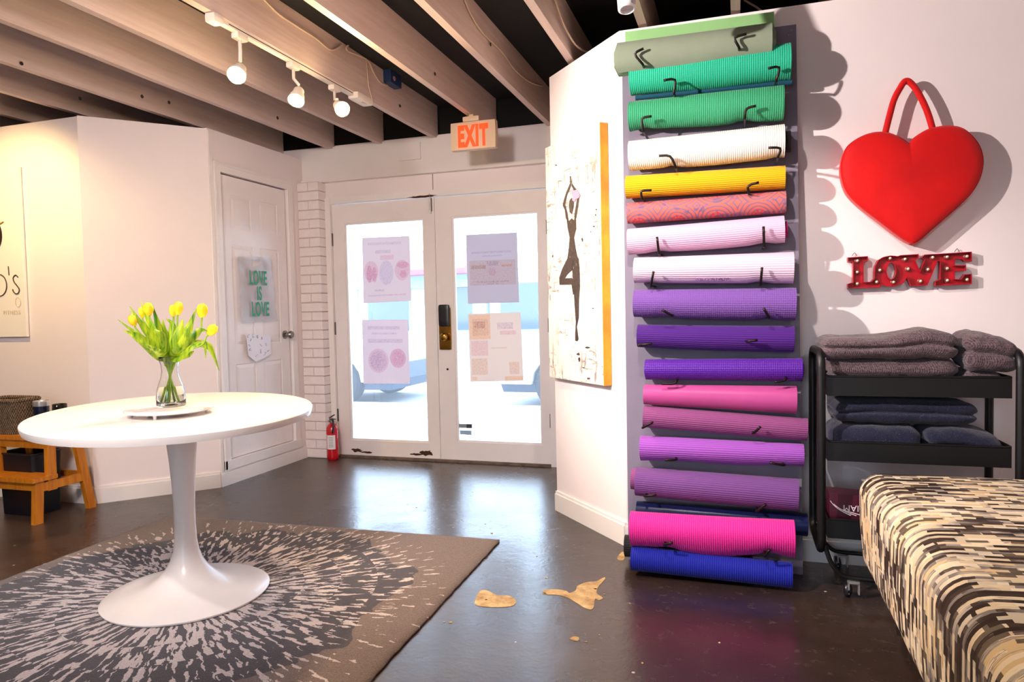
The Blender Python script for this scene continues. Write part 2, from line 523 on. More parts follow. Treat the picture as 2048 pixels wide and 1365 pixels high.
# right hand walls
RH = 2.405
b = MB(); wseg(b, RA, RB, 0, RH, 0.1, 1)
struct(tag(b.build('wall_right_angled', M_WALL), 'white angled wall carrying the tall yoga painting', 'wall'))
struct(tag(MB().box((RB.x, DM, 0), (3.0, DM + 0.1, RH)).build('wall_right', M_WALL), 'white wall behind the mats and the red heart', 'wall'))
struct(tag(MB().box((RA.x, RA.y, 0), (RA.x + 0.1, D, RH)).build('wall_return', M_WALL), 'short white return wall beside the right door leaf', 'wall'))

# baseboards
def baseboard(name, A, B, h, side, label):
    b = MB()
    wseg(b, A, B, 0.0, h - 0.015, 0.016, side); wseg(b, A, B, h - 0.015, h, 0.010, side)
    struct(tag(b.build(name, M_TRIM), label, 'baseboard'))
baseboard('baseboard_left_angled', LA, LC, 0.105, -1, 'white baseboard under the blank angled wall')
baseboard('baseboard_left', LC, (XC, 4.75, 0), 0.10, -1, 'white baseboard under the closet door')
baseboard('baseboard_logo', (-5.6, 3.25, 0), LA, 0.105, -1, 'white baseboard behind the step stool')
baseboard('baseboard_right_angled', RA, RB, 0.11, -1, 'white baseboard under the yoga painting')
baseboard('baseboard_right', (RB.x, DM, 0), (3.0, DM, 0), 0.11, -1, 'white baseboard behind the black cart')

# painted brick pilaster between closet and doors
PX0, PX1, PY = XC + 0.002, -3.085, 4.745
pil = struct(tag(MB().box((PX0, PY + 0.008, 0), (PX1 - 0.008, D, 2.165)).build('wall_pilaster', M_MORTAR), 'white painted brick pilaster left of the doors', 'wall'))
rb = random.Random(5)
course = 2.165 / 30
for i in range(30):
    z0 = i * course + 0.004; z1 = (i + 1) * course - 0.004
    cuts = [PX0, PX1] if i % 2 == 0 else [PX0, PX0 + 0.095, PX1]
    for q in range(len(cuts) - 1):
        dy = rb.uniform(-0.002, 0.002)
        xa, xb = cuts[q] + (0.003 if q else 0), cuts[q + 1] - (0.003 if q < len(cuts) - 2 else 0)
        e = 0.003
        bb = MB()
        f0 = [(xa, z0), (xb, z0), (xb, z1), (xa, z1)]
        f1 = [(xa + e, z0 + e), (xb - e, z0 + e), (xb - e, z1 - e), (xa + e, z1 - e)]
        bb.loops([[(x, D - 0.002, z) for x, z in f0], [(x, PY + e + dy, z) for x, z in f0], [(x, PY + dy, z) for x, z in f1]])
        bb.build('brick', M_BRICK, pil)

# door frame of the double doors
b = MB()
b.box((PX1, D - 0.02, 0), (-3.040, D + 0.06, 2.045)); b.box((-1.285, D - 0.02, 0), (OX1 + 0.03, D + 0.06, 2.045)); b.box((-3.040, D - 0.015, 1.998), (-1.285, D + 0.06, 2.045))
struct(tag(b.build('trim_2', M_TRIM), 'white wooden frame around the double doors', 'trim'))
struct(tag(MB().box((-3.04, D - 0.03, 0), (-1.285, D + 0.12, 0.012)).build('trim_3', mat('worn_threshold', '#6e5a4c', 0.7, bump=0.4, bscale=30, var=0.5, vscale=14)), 'worn brown threshold under the double doors', 'trim'))
M_STEEL = mat('brushed_steel', '#9a938f', 0.35, 1.0)
M_BRASS = mat('polished_brass', '#b98b3c', 0.22, 1.0, var=0.2, vscale=20)
M_BLACKP = mat('black_plastic', '#17131a', 0.35)
M_IRON = mat('dark_hinge_metal', '#5a504d', 0.45, 0.8)
M_ROT = mat('rotten_brown_wood', '#4a2a15', 0.9, bump=0.8, bscale=40, var=0.6, vscale=25)
def leaf(name, x0, x1, gx0, gx1, gz0, gz1, label):
    b = MB(); y0, y1 = D + 0.005, D + 0.045; z0, z1 = 0.014, 1.992
    b.box((x0, y0, z0), (gx0, y1, z1)); b.box((gx1, y0, z0), (x1, y1, z1))
    b.box((gx0, y0, z0), (gx1, y1, gz0)); b.box((gx0, y0, gz1), (gx1, y1, z1))
    o = struct(tag(b.build(name, M_DOORP), label, 'door'))
    s = 0.014
    bd = MB()
    for a, c in (((gx0, y0 + 0.008, gz0), (gx0 + s, y1 - 0.01, gz1)), ((gx1 - s, y0 + 0.008, gz0), (gx1, y1 - 0.01, gz1)), ((gx0 + s, y0 + 0.008, gz0), (gx1 - s, y1 - 0.01, gz0 + s)), ((gx0 + s, y0 + 0.008, gz1 - s), (gx1 - s, y1 - 0.01, gz1))):
        bd.box(a, c)
    bd.build('glazing_bead', M_TRIM, o)
    MB().box((gx0 + 0.005, D + 0.022, gz0 + 0.005), (gx1 - 0.005, D + 0.027, gz1 - 0.005)).build('glass_pane', M_GLASS, o)
    return o
d1 = leaf('door_1', -3.037, -2.160, -2.932, -2.250, 0.132, 1.843, 'left leaf of the white glass double doors')
d2 = leaf('door_2', -2.156, -1.288, -2.022, -1.352, 0.150, 1.840, 'right leaf of the white double doors with the brass lock')
for zz in (1.72, 1.02, 0.33):
    MB().tube([(-3.040, D + 0.000, zz - 0.05), (-3.040, D + 0.000, zz + 0.05)], 0.008, 8).build('hinge', M_IRON, d1)
    MB().tube([(-1.287, D + 0.000, zz - 0.05), (-1.287, D + 0.000, zz + 0.05)], 0.008, 8).build('hinge', M_IRON, d2)
# barrel bolt on top of the left leaf, chipped head jamb
b = MB(); b.box((-2.195, D - 0.006, 1.89), (-2.175, D + 0.006, 1.985)); b.tube([(-2.185, D - 0.012, 1.87), (-2.185, D - 0.012, 2.02)], 0.006, 8)
b.build('barrel_bolt', M_STEEL, d1)
def blob(pts, y, name, m, parent, depth=0.002):
    return MB().prism([(p[0], y, p[1]) for p in pts], (0, -depth, 0)).build(name, m, parent)
def splat(cx, cz, hx, hz, seed, n=18):
    r_ = random.Random(seed)
    return [(cx + hx * math.cos(2 * math.pi * i / n) * r_.uniform(0.6, 1.1), cz + hz * math.sin(2 * math.pi * i / n) * r_.uniform(0.5, 1.1)) for i in range(n)]
blob(splat(-2.24, 2.000, 0.13, 0.012, 1), D - 0.0155, 'chipped_paint', M_ROT, d1)
blob(splat(-2.88, 0.052, 0.05, 0.018, 2), D + 0.0045, 'rotten_patch', M_ROT, d1)
blob(splat(-2.79, 0.040, 0.06, 0.009, 3), D + 0.0045, 'rotten_patch', M_ROT, d1)
blob(splat(-2.275, 0.055, 0.06, 0.026, 4), D + 0.0045, 'rotten_patch', M_ROT, d1)
blob(splat(-2.36, 0.042, 0.06, 0.010, 7), D + 0.0045, 'rotten_patch', M_ROT, d1)
# lock: brass plate, keypad, knob
lk = MB().rbox((-2.093, D - 0.001, 1.005), (0.049, 0.008, 0.158), 0.006, (4, 2, 6)).build('lock_plate', M_BRASS, d2, 30)
MB().rbox((-2.090, D - 0.022, 1.105), (0.043, 0.016, 0.082), 0.012, (6, 4, 8)).build('keypad', M_BLACKP, lk, 40)
MB().lathe([(0.013, 0), (0.013, 0.03), (0.026, 0.036), (0.030, 0.05), (0.024, 0.062), (0.008, 0.066)], 20, (-2.083, D - 0.008, 0.945), (0, -1, 0)).build('turn_knob', M_BRASS, lk, 40)
MB().lathe([(0.0, 0.006), (0.008, 0.006), (0.008, 0)], 12, (-2.083, D + 0.006, 0.700), (0, -1, 0)).build('bolt_hole', M_BLACKP, d2)

# ------------------------------------------------------------------ six panel closet door
b = MB()
xf = XC - 0.012
b.box((xf - 0.035, DY0, DZ0), (xf - 0.006, DY1, DZ1))
door3 = struct(tag(b.build('door_3', M_DOORP), 'white six panel closet door with a steel knob', 'door'))
cols = [(DY0 + 0.105, DY0 + 0.315), (DY0 + 0.405, DY0 + 0.615)]
rows = [(0.30, 0.80), (0.93, 1.62), (1.73, 1.96)]
# stiles and rails in front of the panels
b = MB()
def slab(y0, y1, z0, z1): b.box((xf - 0.006, y0, z0), (xf, y1, z1))
ys = [DY0, cols[0][0], cols[0][1], cols[1][0], cols[1][1], DY1]
slab(ys[0], ys[1], DZ0, DZ1); slab(ys[2], ys[3], DZ0, DZ1); slab(ys[4], ys[5], DZ0, DZ1)
zs = [DZ0] + [z for r in rows for z in r] + [DZ1]
for c0, c1 in cols:
    for q in range(0, len(zs), 2): slab(c0, c1, zs[q], zs[q + 1])
b.build('stile_and_rail', M_DOORP, door3)
for c0, c1 in cols:
    for z0, z1 in rows:
        e = 0.03
        pb = MB()
        o_ = [(c0 + 0.008, z0 + 0.008), (c1 - 0.008, z0 + 0.008), (c1 - 0.008, z1 - 0.008), (c0 + 0.008, z1 - 0.008)]
        i_ = [(c0 + e, z0 + e), (c1 - e, z0 + e), (c1 - e, z1 - e), (c0 + e, z1 - e)]
        pb.loops([[(xf - 0.008, y, z) for y, z in o_], [(xf - 0.0055, y, z) for y, z in o_], [(xf - 0.001, y, z) for y, z in i_]])
        pb.build('panel', M_DOORP, door3)
for zz in (1.83, 1.10, 0.36):
    MB().tube([(XC - 0.002, DY0 - 0.004, zz - 0.05), (XC - 0.002, DY0 - 0.004, zz + 0.05)], 0.009, 8).build('hinge', M_IRON, door3)
kb = MB(); kc = Vector((xf, DY1 - 0.055, 0.985))
kb.lathe([(0.032, 0), (0.032, 0.006), (0.014, 0.012), (0.012, 0.035), (0.026, 0.042), (0.030, 0.055), (0.024, 0.068), (0.0, 0.072)], 22, kc, (1, 0, 0))
kb.build('door_knob', M_STEEL, door3, 40)
# casing
b = MB(); cw = 0.07; cx = XC + 0.014
b.box((XC, DY0 - cw, DZ0 - 0.06), (cx, DY0 - 0.008, DZ1 + cw)); b.box((XC, DY1 + 0.008, DZ0 - 0.06), (cx, DY1 + cw, DZ1 + cw)); b.box((XC, DY0 - 0.008, DZ1 + 0.008), (cx, DY1 + 0.008, DZ1 + cw))
b.box((XC + 0.001, DY0 - cw + 0.001, DZ0 - 0.059), (cx + 0.006, DY0 - cw + 0.018, DZ1 + cw - 0.001)); b.box((XC + 0.001, DY0 - cw + 0.018, DZ1 + cw - 0.018), (cx + 0.006, DY1 + cw - 0.001, DZ1 + cw - 0.001))
struct(tag(b.build('trim_4', M_TRIM), 'white casing around the closet door', 'trim'))
struct(tag(MB().box((XC, DY0 - cw, 0.10), (XC + 0.02, DY1 + cw, DZ0 - 0.002)).build('trim_5', M_TRIM), 'white sill step below the closet door', 'trim'))
# corner bead between blank wall and closet wall
struct(tag(MB().box((XC - 0.0, 3.782, 0.10), (XC + 0.010, 3.812, LH - 0.01)).build('trim_6', M_TRIM), 'narrow white corner strip left of the closet door', 'trim'))

# ------------------------------------------------------------------ outdoors
M_SIDE = mat('pale_concrete', '#b9b6b2', 0.85, bump=0.3, bscale=30, var=0.08, vscale=2)  # pale grey, slightly mottled
M_ROAD = mat('asphalt', '#8f9094', 0.9, bump=0.3, bscale=50, var=0.1, vscale=3)
tag(MB().box((-60, -60, -0.35), (60, 60, -0.17)).build('ground', M_ROAD), 'grey street asphalt outside the doors', 'street', kind='structure')
sw = tag(MB().box((-14, 5.0, -0.17), (8, 8.3, -0.075)).build('sidewalk', mat('paving_joint', '#77736f', 0.9)), 'pale concrete sidewalk in front of the doors', 'sidewalk', kind='structure')
rs = random.Random(8)
yy = [5.0, 6.15, 7.2, 8.02]
for j in range(3):
    x = -9.0 + 0.4 * j
    while x < 3:
        w = 1.15 + rs.uniform(-0.1, 0.2)
        MB().box((x + 0.012, yy[j] + 0.012, -0.075), (x + w - 0.012, yy[j + 1] - 0.012, -0.052 + rs.uniform(-0.006, 0.004))).build('paving_slab', M_SIDE, sw)
        x += w
tag(MB().box((-14, 8.03, -0.17), (8, 8.3, -0.045)).build('kerb', M_SIDE), 'pale concrete kerb along the street', 'kerb', kind='structure')

M_CARW = mat('white_car_paint', '#e9edf2', 0.2, coat=0.6)
M_CARD = mat('blue_black_car_trim', '#20304a', 0.4)
M_CARG = mat('car_glass', '#31465e', 0.08, coat=0.5)
M_TIRE = mat('tyre_rubber', '#1d2128', 0.8)
M_RIM = mat('alloy_rim', '#c9ced6', 0.3, 0.7)
M_LENS = mat('car_lamp_lens', '#e8eef4', 0.1)
def car(xfront, dirx, y0, label, hood_h=0.98):
    """side profile along x, front end at xfront, body runs to xfront - dirx*4.3"""
    P = lambda s, z: (xfront - dirx * s, z)
    Wd = 1.75; zg = -0.17
    t = thing('car', label, 'car', (xfront - dirx * 2.1, y0 + Wd / 2, zg), 'cars parked along the street')
    def sec(pts, ya, yb, inset=0.0):
        return MB().prism([(p[0], ya, p[1] + zg) for p in pts], (0, yb - ya, 0))
    body = [P(0.02, 0.34), P(0.0, 0.55), P(0.08, 0.74), P(0.35, 0.86), P(1.15, hood_h), P(3.55, 1.02), P(4.2, 0.96), P(4.3, 0.7), P(4.25, 0.34)]
    arch = []
    for cx in (3.4, 0.85):
        for k in range(9):
            a = math.pi * k / 8
            arch.append(P(cx + 0.38 * math.cos(a), 0.34 + 0.36 * math.sin(a)))
    bo = sec(body + arch, y0, y0 + Wd).build('body', M_CARW, t)
    cab0 = [P(1.05, hood_h - 0.02), P(1.85, 1.46), P(3.3, 1.50), P(3.95, 1.0)]
    cb = MB()
    a = [Vector((p[0], y0 + 0.04, p[1] + zg)) for p in cab0]; c = [Vector((p[0], y0 + Wd - 0.04, p[1] + zg)) for p in cab0]
    for i in (1, 2): a[i].y += 0.14; c[i].y -= 0.14
    cb.loops([a, c]).build('cabin', M_CARG, t)
    MB().loops([[a[1] + Vector((0, -.02, -.03)), a[2] + Vector((0, -.02, -.03)), a[2] + Vector((0, 0, .02)), a[1] + Vector((0, 0, .02))], [c[1] + Vector((0, .02, -.03)), c[2] + Vector((0, .02, -.03)), c[2] + Vector((0, 0, .02)), c[1] + Vector((0, 0, .02))]]).build('roof', M_CARW, t)
    for s0, s1 in (((1.05, 0.96), (1.85, 1.46)), ((2.55, 1.0), (2.55, 1.48)), ((3.95, 0.98), (3.3, 1.5))):
        for yq, iq in ((y0 + 0.03, 1), (y0 + Wd - 0.03, -1)):
            p0 = P(*s0); p1 = P(*s1)
            MB().beam((p0[0], yq, p0[1] + zg), (p1[0], yq + 0.13 * iq, p1[1] + zg), 0.07, 0.05, (0, 1, 0)).build('pillar', M_CARW, t)
    sec([P(0.05, 0.22), P(0.0, 0.36), P(4.28, 0.36), P(4.2, 0.22)], y0 + 0.12, y0 + Wd - 0.12).build('underbody', M_CARD, t)
    sec([P(-0.03, 0.36), P(-0.03, 0.60), P(0.03, 0.62), P(0.03, 0.36)], y0 + 0.1, y0 + Wd - 0.1).build('bumper', M_CARD, t)
    for yq in (y0 + 0.14, y0 + Wd - 0.44):
        sec([P(-0.01, 0.64), P(0.05, 0.76), P(0.22, 0.80), P(0.2, 0.66)], yq, yq + 0.3).build('headlight', M_LENS, t)
    for cx in (0.85, 3.4):
        for yq, s in ((y0 + 0.02, -1), (y0 + Wd - 0.02, 1)):
            p = P(cx, 0.34)
            wh = MB().lathe([(0.20, 0.0), (0.30, 0.0), (0.34, -0.03), (0.34, -0.19), (0.30, -0.22)], 28, (p[0], yq, p[1] + zg), (0, s, 0)).build('wheel', M_TIRE, t, 35)
            rb_ = MB(); rb_.lathe([(0.205, -0.01), (0.215, 0.0), (0.19, 0.004), (0.18, -0.03)], 28, (p[0], yq, p[1] + zg), (0, s, 0), False)
            for k in range(5):
                an = 2 * math.pi * k / 5
                rb_.beam((p[0], yq - s * 0.006, p[1] + zg), (p[0] + 0.19 * math.cos(an), yq - s * 0.006, p[1] + zg + 0.19 * math.sin(an)), 0.05, 0.02, (0, 1, 0))
            rb_.lathe([(0.05, -0.03), (0.05, 0.005), (0.0, 0.01)], 14, (p[0], yq, p[1] + zg), (0, s, 0))
            rb_.build('rim', M_RIM, wh)
    for yq in (y0 - 0.12, y0 + Wd):
        p = P(1.55, 1.02); MB().rbox((p[0], yq + 0.06, p[1] + zg), (0.09, 0.07, 0.06), 0.03, (4, 4, 4)).build('wing_mirror', M_CARD, t, True)
    return t
car(-4.62, 1, 8.75, 'white car parked beyond the left door glass')
car(-3.05, -1, 8.75, 'white car parked beyond the right door glass')
# shops over the road
M_SHOP = mat('pale_render', '#dfe3e6', 0.8, bump=0.1, bscale=10, var=0.06, vscale=1)
M_SHOPB = mat('pale_blue_shopfront', '#8fb6c2', 0.6)
M_AWN = mat('red_awning_cloth', '#d0506a', 0.8)
def shop(x0, x1, h, label, aw=None):
    y = 21.0
    t = thing('shop_building', label, 'building', ((x0 + x1) / 2, y + 2, -0.17), 'shops across the street')
    MB().box((x0, y, -0.17), (x1, y + 4, h)).build('wall', M_SHOP, t)
    MB().box((x0 - 0.05, y - 0.15, h), (x1 + 0.05, y + 4, h + 0.18)).build('parapet', M_SHOP, t)
    n = max(2, int((x1 - x0) / 2.2)); w = (x1 - x0) / n
    for i in range(n):
        wx = x0 + w * i + 0.3
        f = MB().box((wx, y - 0.06, 0.5), (wx + w - 0.6, y + 0.0, 2.1)).build('shop_window', M_SHOPB, t)
        MB().box((wx + 0.08, y - 0.08, 0.58), (wx + w - 0.68, y - 0.05, 2.02)).build('pane', M_CARG, f)
    if aw:
        MB().hexa([(aw[0], y - 1.1, 2.35), (aw[1], y - 1.1, 2.35), (aw[1], y, 2.35), (aw[0], y, 2.35), (aw[0], y - 1.1, 2.5), (aw[1], y - 1.1, 2.5), (aw[1], y, 3.2), (aw[0], y, 3.2)]).build('awning', M_AWN, t)
        MB().box((aw[0], y - 0.4, 1.95), (aw[1], y - 0.02, 2.35)).build('fascia', M_SHOPB, t)
shop(-17.0, -12.3, 2.0, 'low pale shop across the street at the left')
shop(-12.2, -7.7, 2.55, 'pale shop with a red awning across the street', (-11.2, -7.9))
shop(-7.5, -1.5, 2.2, 'low pale blue shop across the street at the right')

# ------------------------------------------------------------------ posters on the glass
def paper(name, col, tl=0.8):
    k = NT(name)
    df = k.n('ShaderNodeBsdfDiffuse'); df.inputs[0].default_value = lin(col)
    t = k.n('ShaderNodeBsdfTranslucent'); t.inputs[0].default_value = lin(col)
    f = k.noise(30, 2, 0.5, k.obj())
    mx = k.n('ShaderNodeMixShader'); mx.inputs[0].default_value = tl
    k.l(df.outputs[0], mx.inputs[1]); k.l(t.outputs[0], mx.inputs[2]); k.l(mx.outputs[0], k.out.inputs['Surface'])
    return k.m
P_LIL = paper('lilac_paper', '#dac8c5'); P_GRY = paper('grey_paper', '#cdbfbf'); P_CRM = paper('cream_paper', '#e2cfc3'); P_WHT = paper('pale_lilac_paper', '#dccbca')
def ink(name, col):
    k = NT(name); t = k.n('ShaderNodeBsdfTransparent'); c = lin(col)
    f = k.noise(90, 2, 0.5, k.obj())
    k.l(k.ramp(f, [(0.3, c), (0.75, tuple(min(1, x * 1.12) for x in c[:3]) + (1,))]), t.inputs[0])
    k.l(t.outputs[0], k.out.inputs['Surface']); return k.m
P_PNK = ink('pink_print', '#fbeef1'); P_RED = ink('rose_print', '#f8e6ec'); P_ORG = ink('orange_print', '#ffeee4'); P_BEI = ink('beige_print', '#faf0ec'); P_LIN = ink('pale_print', '#f6f2f8'); P_BLU = ink('lavender_print', '#f3f2fb'); P_GRI = ink('grey_print', '#f4f0f6'); P_CRI = ink('cream_print', '#f8efe8')
YG = D + 0.0195
def poster(pxs, m, label, prints):
    c = [at_y(x, y, YG) for x, y in pxs]      # tl tr br bl
    t = thing('poster', label, 'poster', ((c[2] + c[3]) / 2))
    MB().prism(c, (0, 0.0012, 0)).build('sheet', m, t)
    tl, tr, br, bl = c
    def uv(u, v): return (tl * (1 - u) + tr * u) * (1 - v) + (bl * (1 - u) + br * u) * v
    for kind, u, v, w, h, pm in prints:
        if kind == 'r': pts = [uv(u, v), uv(u + w, v), uv(u + w, v + h), uv(u, v + h)]
        else: pts = [uv(u + w * math.cos(2 * math.pi * i / 24), v + h * math.sin(2 * math.pi * i / 24)) for i in range(24)]
        nm = {'r': 'printed_block', 'e': 'printed_circle'}[kind]
        yo = -0.0003 if (w * h > 0.05 or kind == 'e') else -0.0009
        MB().prism([p + Vector((0, yo, 0)) for p in pts], (0, -0.0004, 0)).build(nm, pm, t)
    return t
poster([(724, 476), (819, 472), (822, 602), (727, 607)], P_LIL, 'pale lilac poster high on the left door glass', [
    ('r', 0.12, 0.08, 0.7, 0.04, P_LIN), ('r', 0.28, 0.20, 0.32, 0.05, P_GRI), ('r', 0.38, 0.28, 0.28, 0.07, P_PNK), ('e', 0.18, 0.52, 0.15, 0.16, P_PNK), ('e', 0.14, 0.56, 0.06, 0.13, P_RED), ('e', 0.25, 0.57, 0.05, 0.12, P_RED), ('e', 0.50, 0.55, 0.15, 0.19, P_BLU), ('e', 0.83, 0.52, 0.15, 0.16, P_PNK), ('e', 0.85, 0.44, 0.13, 0.05, P_RED), ('e', 0.85, 0.58, 0.07, 0.06, P_RED), ('r', 0.25, 0.80, 0.2, 0.03, P_GRI), ('r', 0.1, 0.88, 0.8, 0.025, P_LIN)])
poster([(724, 640), (816, 640), (820, 768), (727, 768)], P_WHT, 'pale poster with two pink circles on the left door glass', [
    ('r', 0.12, 0.10, 0.7, 0.05, P_GRI), ('r', 0.2, 0.2, 0.55, 0.03, P_GRI), ('r', 0.12, 0.30, 0.75, 0.06, P_GRI), ('e', 0.34, 0.64, 0.22, 0.19, P_PNK), ('e', 0.34, 0.64, 0.18, 0.155, P_GRI), ('e', 0.34, 0.62, 0.07, 0.10, P_PNK), ('e', 0.76, 0.60, 0.17, 0.15, P_RED), ('e', 0.76, 0.60, 0.13, 0.115, P_PNK)])
poster([(932, 470), (1034, 465), (1038, 605), (936, 608)], P_GRY, 'grey poster high on the right door glass', [
    ('r', 0.10, 0.25, 0.78, 0.03, P_LIN), ('r', 0.30, 0.31, 0.40, 0.02, P_LIN), ('r', 0.05, 0.38, 0.90, 0.36, P_BEI), ('r', 0.40, 0.40, 0.22, 0.06, P_LIN), ('r', 0.08, 0.45, 0.30, 0.05, P_CRI), ('r', 0.68, 0.45, 0.20, 0.03, P_ORG), ('e', 0.50, 0.55, 0.08, 0.06, P_PNK), ('r', 0.20, 0.68, 0.62, 0.02, P_LIN), ('r', 0.38, 0.715, 0.25, 0.012, P_LIN)])
poster([(936, 628), (1041, 625), (1047, 762), (941, 764)], P_CRM, 'cream flyer with an orange frame on the right door glass', [
    ('r', 0.02, 0.02, 0.40, 0.36, P_ORG), ('r', 0.08, 0.08, 0.30, 0.25, P_BEI), ('r', 0.12, 0.12, 0.20, 0.10, P_PNK), ('r', 0.04, 0.40, 0.32, 0.22, P_PNK), ('r', 0.04, 0.66, 0.30, 0.24, P_BEI), ('r', 0.55, 0.14, 0.30, 0.10, P_GRI), ('r', 0.60, 0.26, 0.30, 0.06, P_PNK), ('r', 0.42, 0.50, 0.30, 0.02, P_BEI), ('r', 0.75, 0.72, 0.18, 0.18, P_BEI), ('r', 0.66, 0.93, 0.34, 0.06, P_ORG), ('r', 0.03, 0.93, 0.10, 0.05, P_ORG)])
st = thing('door_sticker', 'small grey sticker low on the right door glass', 'sticker', at_y(930, 858, YG))
MB().prism([at_y(x, y, YG) for x, y in ((914, 848), (944, 849), (944, 857), (914, 856))], (0, 0.001, 0)).build('sheet', mat('sticker_grey', '#8d8f98', 0.5), st)
MB().prism([at_y(x, y, YG - 0.001) for x, y in ((933, 849), (944, 849), (944, 857), (933, 857))], (0, 0.0005, 0)).build('dark_block', mat('sticker_dark', '#3b3d48', 0.5), st)
MB().prism([at_y(x, y, YG) for x, y in ((920, 861), (943, 862), (943, 871), (920, 869))], (0, 0.001, 0)).build('lower_sheet', mat('sticker_blue', '#9db9cf', 0.5), st)

# ------------------------------------------------------------------ exit sign
ES = Vector((-1.64, 4.36, 2.19))
ex = thing('exit_sign', 'lit EXIT sign hanging from a joist above the doors', 'sign', ES)
M_EXH = mat('cream_sign_housing', '#e3c6a8', 0.45)
MB().rbox((ES.x, ES.y, ES.z + 0.092), (0.158, 0.028, 0.092), 0.008, (4, 3, 4)).build('housing', M_EXH, ex, 40)
MB().rbox((ES.x - 0.012, ES.y, ES.z + 0.2), (0.058, 0.03, 0.018), 0.008, (4, 3, 3)).build('canopy_mount', M_EXH, ex, 40)
MB().box((ES.x - 0.03, ES.y - 0.012, ES.z + 0.183), (ES.x + 0.0, ES.y + 0.012, JZ + 0.002)).build('stem', M_EXH, ex)
M_EXL = mat('lit_red_letters', '#b81404', 0.5, emit=(1.0, 0.05, 0.004, 1), estr=1.6)
text_mesh('EXIT', 0.182, (ES.x, ES.y - 0.0283, ES.z + 0.027), (1, 0, 0), (0, 0, 1), (0, -1, 0), M_EXL, 'letters', ex, 0.003, 0.50, 0.010, space=1.16)

# ------------------------------------------------------------------ fire extinguisher
fx = Vector((-3.022, 4.735, 0))
fe = thing('fire_extinguisher', 'small red fire extinguisher on the floor beside the doors', 'extinguisher', fx)
M_RED = mat('red_enamel', '#c4061c', 0.25, coat=0.5)
MB().lathe([(0.0, 0.0), (0.040, 0.0), (0.045, 0.006), (0.046, 0.03), (0.046, 0.225), (0.043, 0.25), (0.03, 0.272), (0.016, 0.282), (0.014, 0.295)], 28, fx).build('cylinder', M_RED, fe, 40)
ly = []
for i in range(13):
    a = math.radians(200 + 130 * i / 12)
    ly.append((math.cos(a), math.sin(a)))
b = MB(); b.add([fx + Vector((c * 0.0466, s * 0.0466, z)) for z in (0.085, 0.195) for c, s in ly], [(i, i + 1, 14 + i, 13 + i) for i in range(12)])
lb = b.build('label', mat('white_label', '#ece6e8', 0.5), fe)
M_INK = mat('grey_ink', '#8d8790', 0.6); M_ORI = mat('orange_ink', '#d8732a', 0.6)
b = MB()
for q in range(7):
    z = 0.175 - q * 0.012
    b.add([fx + Vector((c * 0.0469, s * 0.0469, zz)) for zz in (z, z + 0.004) for c, s in ly[6:11]], [(i, i + 1, 6 + i, 5 + i) for i in range(4)])
b.build('print_lines', M_INK, lb)
b = MB(); b.add([fx + Vector((c * 0.0469, s * 0.0469, zz)) for zz in (0.09, 0.19) for c, s in ly[3:5]], [(0, 1, 3, 2)]); b.build('print_bar', M_ORI, lb)
vb = MB().lathe([(0.017, 0), (0.017, 0.02), (0.012, 0.024), (0.012, 0.035)], 14, fx + Vector((0, 0, 0.288))).build('valve', M_STEEL, fe, 40)
b = MB(); b.beam(fx + Vector((-0.02, 0, 0.325)), fx + Vector((0.035, -0.02, 0.352)), 0.014, 0.006); b.beam(fx + Vector((-0.02, 0, 0.315)), fx + Vector((0.04, -0.015, 0.318)), 0.014, 0.006)
b.build('lever', M_BLACKP, fe)
MB().tube(catmull([fx + Vector(p) for p in ((0.012, -0.01, 0.305), (0.03, -0.03, 0.30), (0.036, -0.038, 0.26), (0.03, -0.043, 0.215))], 5), 0.008, 8).build('hose', M_BLACKP, fe, True)
MB().lathe([(0.008, 0), (0.008, 0.006)], 12, fx + Vector((-0.015, -0.012, 0.30)), (-0.6, -0.8, 0)).build('gauge', M_STEEL, fe)

# ------------------------------------------------------------------ bag and note on the closet door
xb = XC + 0.008
k = NT('clear_plastic_film')
tr = k.n('ShaderNodeBsdfTransparent'); df = k.n('ShaderNodeBsdfPrincipled'); df.inputs['Base Color'].default_value = lin('#c3bcbd'); df.inputs['Roughness'].default_value = 0.25
k.bump(k.noise(18, 3, 0.6, k.obj()), 0.5, 0.01)
mx = k.n('ShaderNodeMixShader'); mx.inputs[0].default_value = 0.6
k.l(tr.outputs[0], mx.inputs[1]); k.l(df.outputs[0], mx.inputs[2]); k.l(mx.outputs[0], k.out.inputs['Surface'])
M_FILM = k.m
bg0 = [at_x(x, y, xb) for x, y in ((476, 513), (541, 514), (553, 640), (483, 647))]
tb_ = thing('plastic_bag', 'clear plastic bag reading LOVE IS LOVE in green on the closet door', 'bag', (bg0[2] + bg0[3]) / 2)
def bq(u, v): return (bg0[0] * (1 - u) + bg0[1] * u) * (1 - v) + (bg0[3] * (1 - u) + bg0[2] * u) * v
gv = []; NU, NV = 16, 20
for j in range(NV + 1):
    for i in range(NU + 1):
        p = bq(i / NU, j / NV); gv.append(p + Vector((0.004 + 0.006 * noise.noise((i * 0.3, j * 0.35, 2)), 0, 0)))
gf = []
for j in range(NV):
    for i in range(NU):
        if j in (1, 2) and 6 <= i <= 9: continue       # punched handle
        a = j * (NU + 1) + i; gf.append((a, a + 1, a + NU + 2, a + NU + 1))
bf = MB(); bf.add(gv, gf); bf.build('film', M_FILM, tb_, True)
M_GRN = mat('green_print', '#0b8f63', 0.5)
UY = Vector((0, 1, 0)); UZ = Vector((0, 0, 1)); UX = Vector((1, 0, 0))
for s, v, sz in (('LOVE', 0.43, 0.108), ('IS', 0.665, 0.104), ('LOVE', 0.91, 0.108)):
    p = bq(0.50, v)
    text_mesh(s, sz * 1.3, (xb + 0.0135, p.y, p.z), UY, UZ, UX, M_GRN, 'lettering', tb_, 0.001, 0.52, 0.0035, space=1.14)
